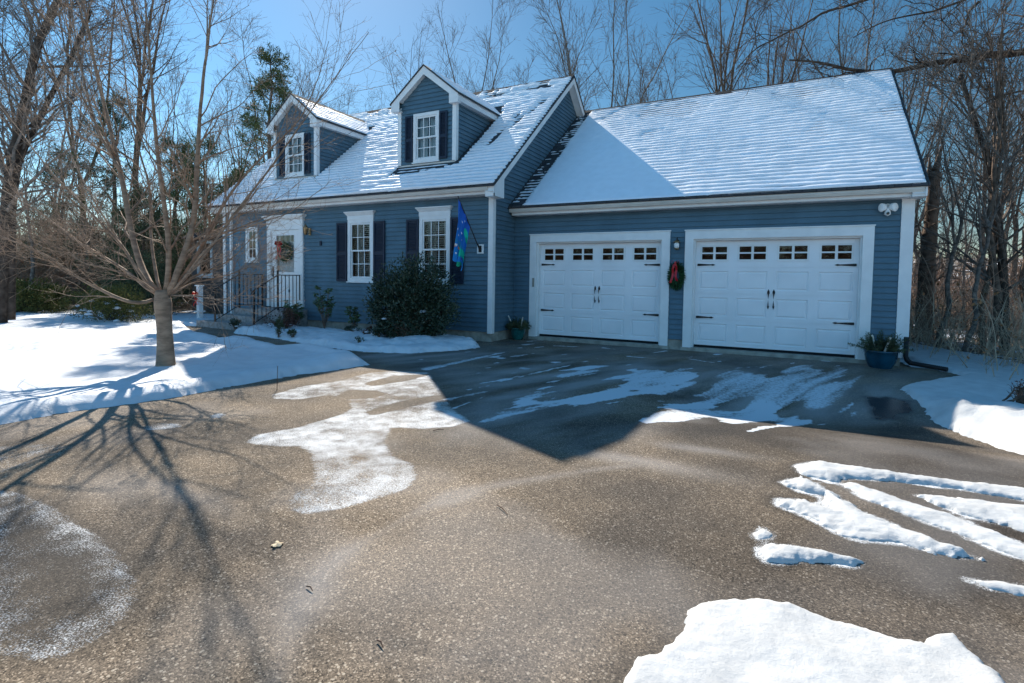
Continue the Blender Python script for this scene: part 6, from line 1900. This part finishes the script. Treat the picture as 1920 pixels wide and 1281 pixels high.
for i, (x, y, tl) in enumerate(((-3.1, -.95, 'leafy tuft half buried in snow, left of the big bush'), (-2.45, -1.05, 'bronze tuft half buried in snow at the left foot of the big bush'), (-2.0, -1.3, 'dark tuft in snow in front of the big bush'), (-4.9, -1.25, 'bronze tuft in snow right of the reddish brown shrub'), (-6.1, -1.75, 'snow capped tuft at the left tip of the snow bed'))):
    bush('snowy_tuft', tl, (x, y, .02), .20, .13, .17, 420, .045, .018, M['redtwig'] if i % 2 else M['holly'], 30 + i, 'shrub', 'half buried tufts in the snow bed', lobes=5, stems=5, snow=2)
bush('yew_bush', 'wide yellow green bush at the far left edge of the lawn', (-15.6, -2.2, .0), 1.3, 1.1, .98, 15000, .09, .028, M['yew'], 21, lobes=30, stems=24)
bush('juniper_bush', 'green bush with snow on its lower branches behind the lawn tree', (-10.6, -2.3, -.03), 1.15, .8, .95, 11000, .07, .02, M['yew'], 22, lobes=24, stems=20, snow=26)
bush('dark_evergreen', 'tall dark evergreen bush between the lawn tree and the brown side wing', (-12.4, -.6, -.03), 1.3, 1.0, 2.1, 16000, .08, .022, M['spruce'], 24, lobes=26, stems=20)
bush('bare_shrub', 'reddish leafless shrub in the snow at the right edge', (8.05, -2.0, -.05), .32, .28, .30, 260, .03, .012, M['redtwig'], 25, lobes=8, stems=34)

# ---- overhanging limbs of the oak to the right
OVER = [
([[14.078,8.927,7.359],[11.962,7.808,7.134],[10.402,6.985,6.983],[9.623,6.572,6.882],[9.068,6.276,6.772],[8.181,5.801,6.568],[7.512,5.448,6.494],[6.841,5.098,6.508],[6.167,4.751,6.623],[5.498,4.398,6.561]],0.13),
([[14.56,9.293,9.636],[11.234,7.512,8.824],[10.134,6.911,8.302],[9.362,6.491,7.999],[8.701,6.131,7.711],[8.149,5.832,7.513],[7.813,5.657,7.532],[7.259,5.36,7.372],[6.821,5.117,7.113]],0.07),
([[9.418,6.521,8.0],[9.042,6.301,7.527],[8.996,6.262,7.249],[9.287,6.397,6.901]],0.035),
([[10.079,6.964,9.94],[8.442,6.049,8.778],[6.903,5.205,7.996],[6.515,4.997,7.889],[6.019,4.727,7.704],[5.472,4.423,7.342],[4.815,4.059,6.928],[4.389,3.805,6.316]],0.06),
([[14.708,9.149,5.226],[12.01,7.761,5.686],[10.661,7.067,5.915],[9.995,6.711,5.778],[9.555,6.471,5.582],[9.123,6.223,5.134]],0.06),
]

def oak():
    rng = np.random.default_rng(5)
    t = thing('oak_tree', 'dark crooked oak limbs reaching in over the garage roof from the right', 'tree', (14.6, 9.2, -.9))
    mb = MB(); mb.tubes(chain([(14.5, 9.3, -1.6), (14.6, 9.2, 1.5), (14.55, 9.15, 5), (14.6, 9.2, 8.5), (14.3, 9.0, 12.5)], 30), np.linspace(.38, .2, 30), 12); mb.build('trunk', M['bark_dark'], t, smooth=True)
    for pts, r0 in OVER:
        q = chain(pts, 40)
        q = q + np.cumsum(rng.normal(0, .022, (40, 3)), 0) * np.sin(np.linspace(0, np.pi, 40))[:, None]
        R = r0 * np.linspace(1, .16, 40)
        m1 = MB(); m1.tubes(q, R, 8)
        P1, R1 = spawn(rng, q[None], R[None], 16, 12, (.5, 1.2), (.7, 2.3), .03, .22, .42, .3, 1)
        P2, R2 = spawn(rng, P1, R1, 6, 7, (.4, 1.1), (.3, .9), .02, .2, .5, .2, 1)
        P3, R3 = spawn(rng, P2, np.maximum(R2, .004), 4, 4, (.4, 1.1), (.12, .4), .02, .2, .6, .2, 1)
        m1.tubes(P1, np.maximum(R1, .009), 5); m1.tubes(P2, np.maximum(R2, .005), 4); m1.tubes(P3, np.maximum(R3, .0032), 3)
        m1.build('limb', M['bark_dark'], t, smooth=True)
oak()

# ---- uncountable undergrowth
def thicket(name, label, region, N, hr, m, seed, leafy=0, lean=.25, r=.010):
    rng = np.random.default_rng(seed)
    pts = []
    P = np.array(region); x0, y0 = P.min(0); x1, y1 = P.max(0)
    while len(pts) < N:
        q = rng.uniform((x0, y0), (x1, y1), (N, 2))
        q = q[sdf(region, q[:, 0], q[:, 1]) > 0]
        pts.extend(q.tolist())
    q = np.array(pts[:N])
    z = ground_z(q[:, 0], q[:, 1])
    b = np.concatenate([q, z[:, None] - .05], 1)
    L = rng.uniform(*hr, N)[:, None]
    d = rng.normal(0, lean, (N, 3)); d[:, 2] = 1
    d /= np.linalg.norm(d, axis=1, keepdims=True)
    C = [b]
    for k in range(6):
        d = d + rng.normal(0, .13, (N, 3)); d /= np.linalg.norm(d, axis=1, keepdims=True)
        C.append(C[-1] + d * L / 6)
    C = np.stack(C, 1)
    R = np.tile(r * np.linspace(1.2, .4, 7), (N, 1)) * (L / np.mean(hr)) ** .5
    mb = MB(); mb.tubes(C, R, 3)
    P1, R1 = spawn(rng, C, R, 5, 4, (.4, 1.2), (hr[1] * .12, hr[1] * .35), .03, .18, .6, .2, 1)
    mb.tubes(P1, np.maximum(R1, r * .35), 3)
    P2, R2 = spawn(rng, P1, R1, 2, 3, (.4, 1.2), (hr[1] * .05, hr[1] * .15), .02, .2, .7, .2, 1)
    mb.tubes(P2, np.maximum(R2, r * .28), 3)
    o = mb.build(name, m)
    tag(o, label, kind='stuff')
    if leafy:
        mb = MB(); k = rng.integers(0, len(P1), leafy)
        mb.leaves(P1[k, 3], .07, .045, rng); o2 = mb.build('dry_leaves', M['dry_leaf']); tag(o2, 'brown dry leaves clinging to the undergrowth', kind='stuff')
thicket('undergrowth', 'tan tangle of bare undergrowth beyond the left end of the lawn', [(-20.84, -4.97), (-19.66, -0.64), (-17.13, 2.55), (-17.61, 5.62), (-25.77, 11.4), (-32.29, 2.59), (-31.65, -2.98)], 2500, (1.5, 5.0), M['twig_tan'], 61, leafy=1500, r=.013)
thicket('undergrowth', 'reddish brown bare brush along the left end of the lawn', [(-18.87, -5.34), (-18.04, -2.08), (-17.3, -0.12), (-15.21, 1.89), (-19.46, 4.52), (-22.79, -0.53), (-23.79, -4.43)], 900, (.6, 2.4), M['twig_red'], 62, leafy=1200, r=.009)
thicket('undergrowth', 'tan bare brush in the woods right of the garage', [(7.75, 4.99), (7.74, 2.97), (8.28, 0.31), (9.15, -1.56), (12.67, 4.53), (13.77, 14.84), (9.34, 17.89)], 800, (.5, 1.7), M['twig_tan'], 63, leafy=1500, r=.007)
thicket('undergrowth', 'brown brush on the slope right of the garage', [(8.03, 6.97), (8.05, 4.94), (8.77, 2.25), (9.92, 0.29), (15.95, 9.6), (18.11, 28.16), (10.58, 31.84)], 900, (.9, 2.6), M['twig_red'], 64, leafy=800, r=.010)
thicket('distant_woods', 'hazy mass of distant bare woods behind everything', [(-55.89, -2.91), (-48.75, 19.75), (-27.56, 44.79), (6.54, 52.12), (25.64, 41.39), (35.27, 42.34), (54.84, 71.44), (-46.28, 75.54), (-94.14, -4.41)], 2600, (2.5, 7), M['twig_red'], 65, r=.045, lean=.15)
thicket('distant_woods', 'woods on the far side of the road behind the driveway', [(-60, -48), (60, -48), (80, -75), (-80, -75)], 1500, (4, 11), M['bark_brown'], 66, r=.09, lean=.10)
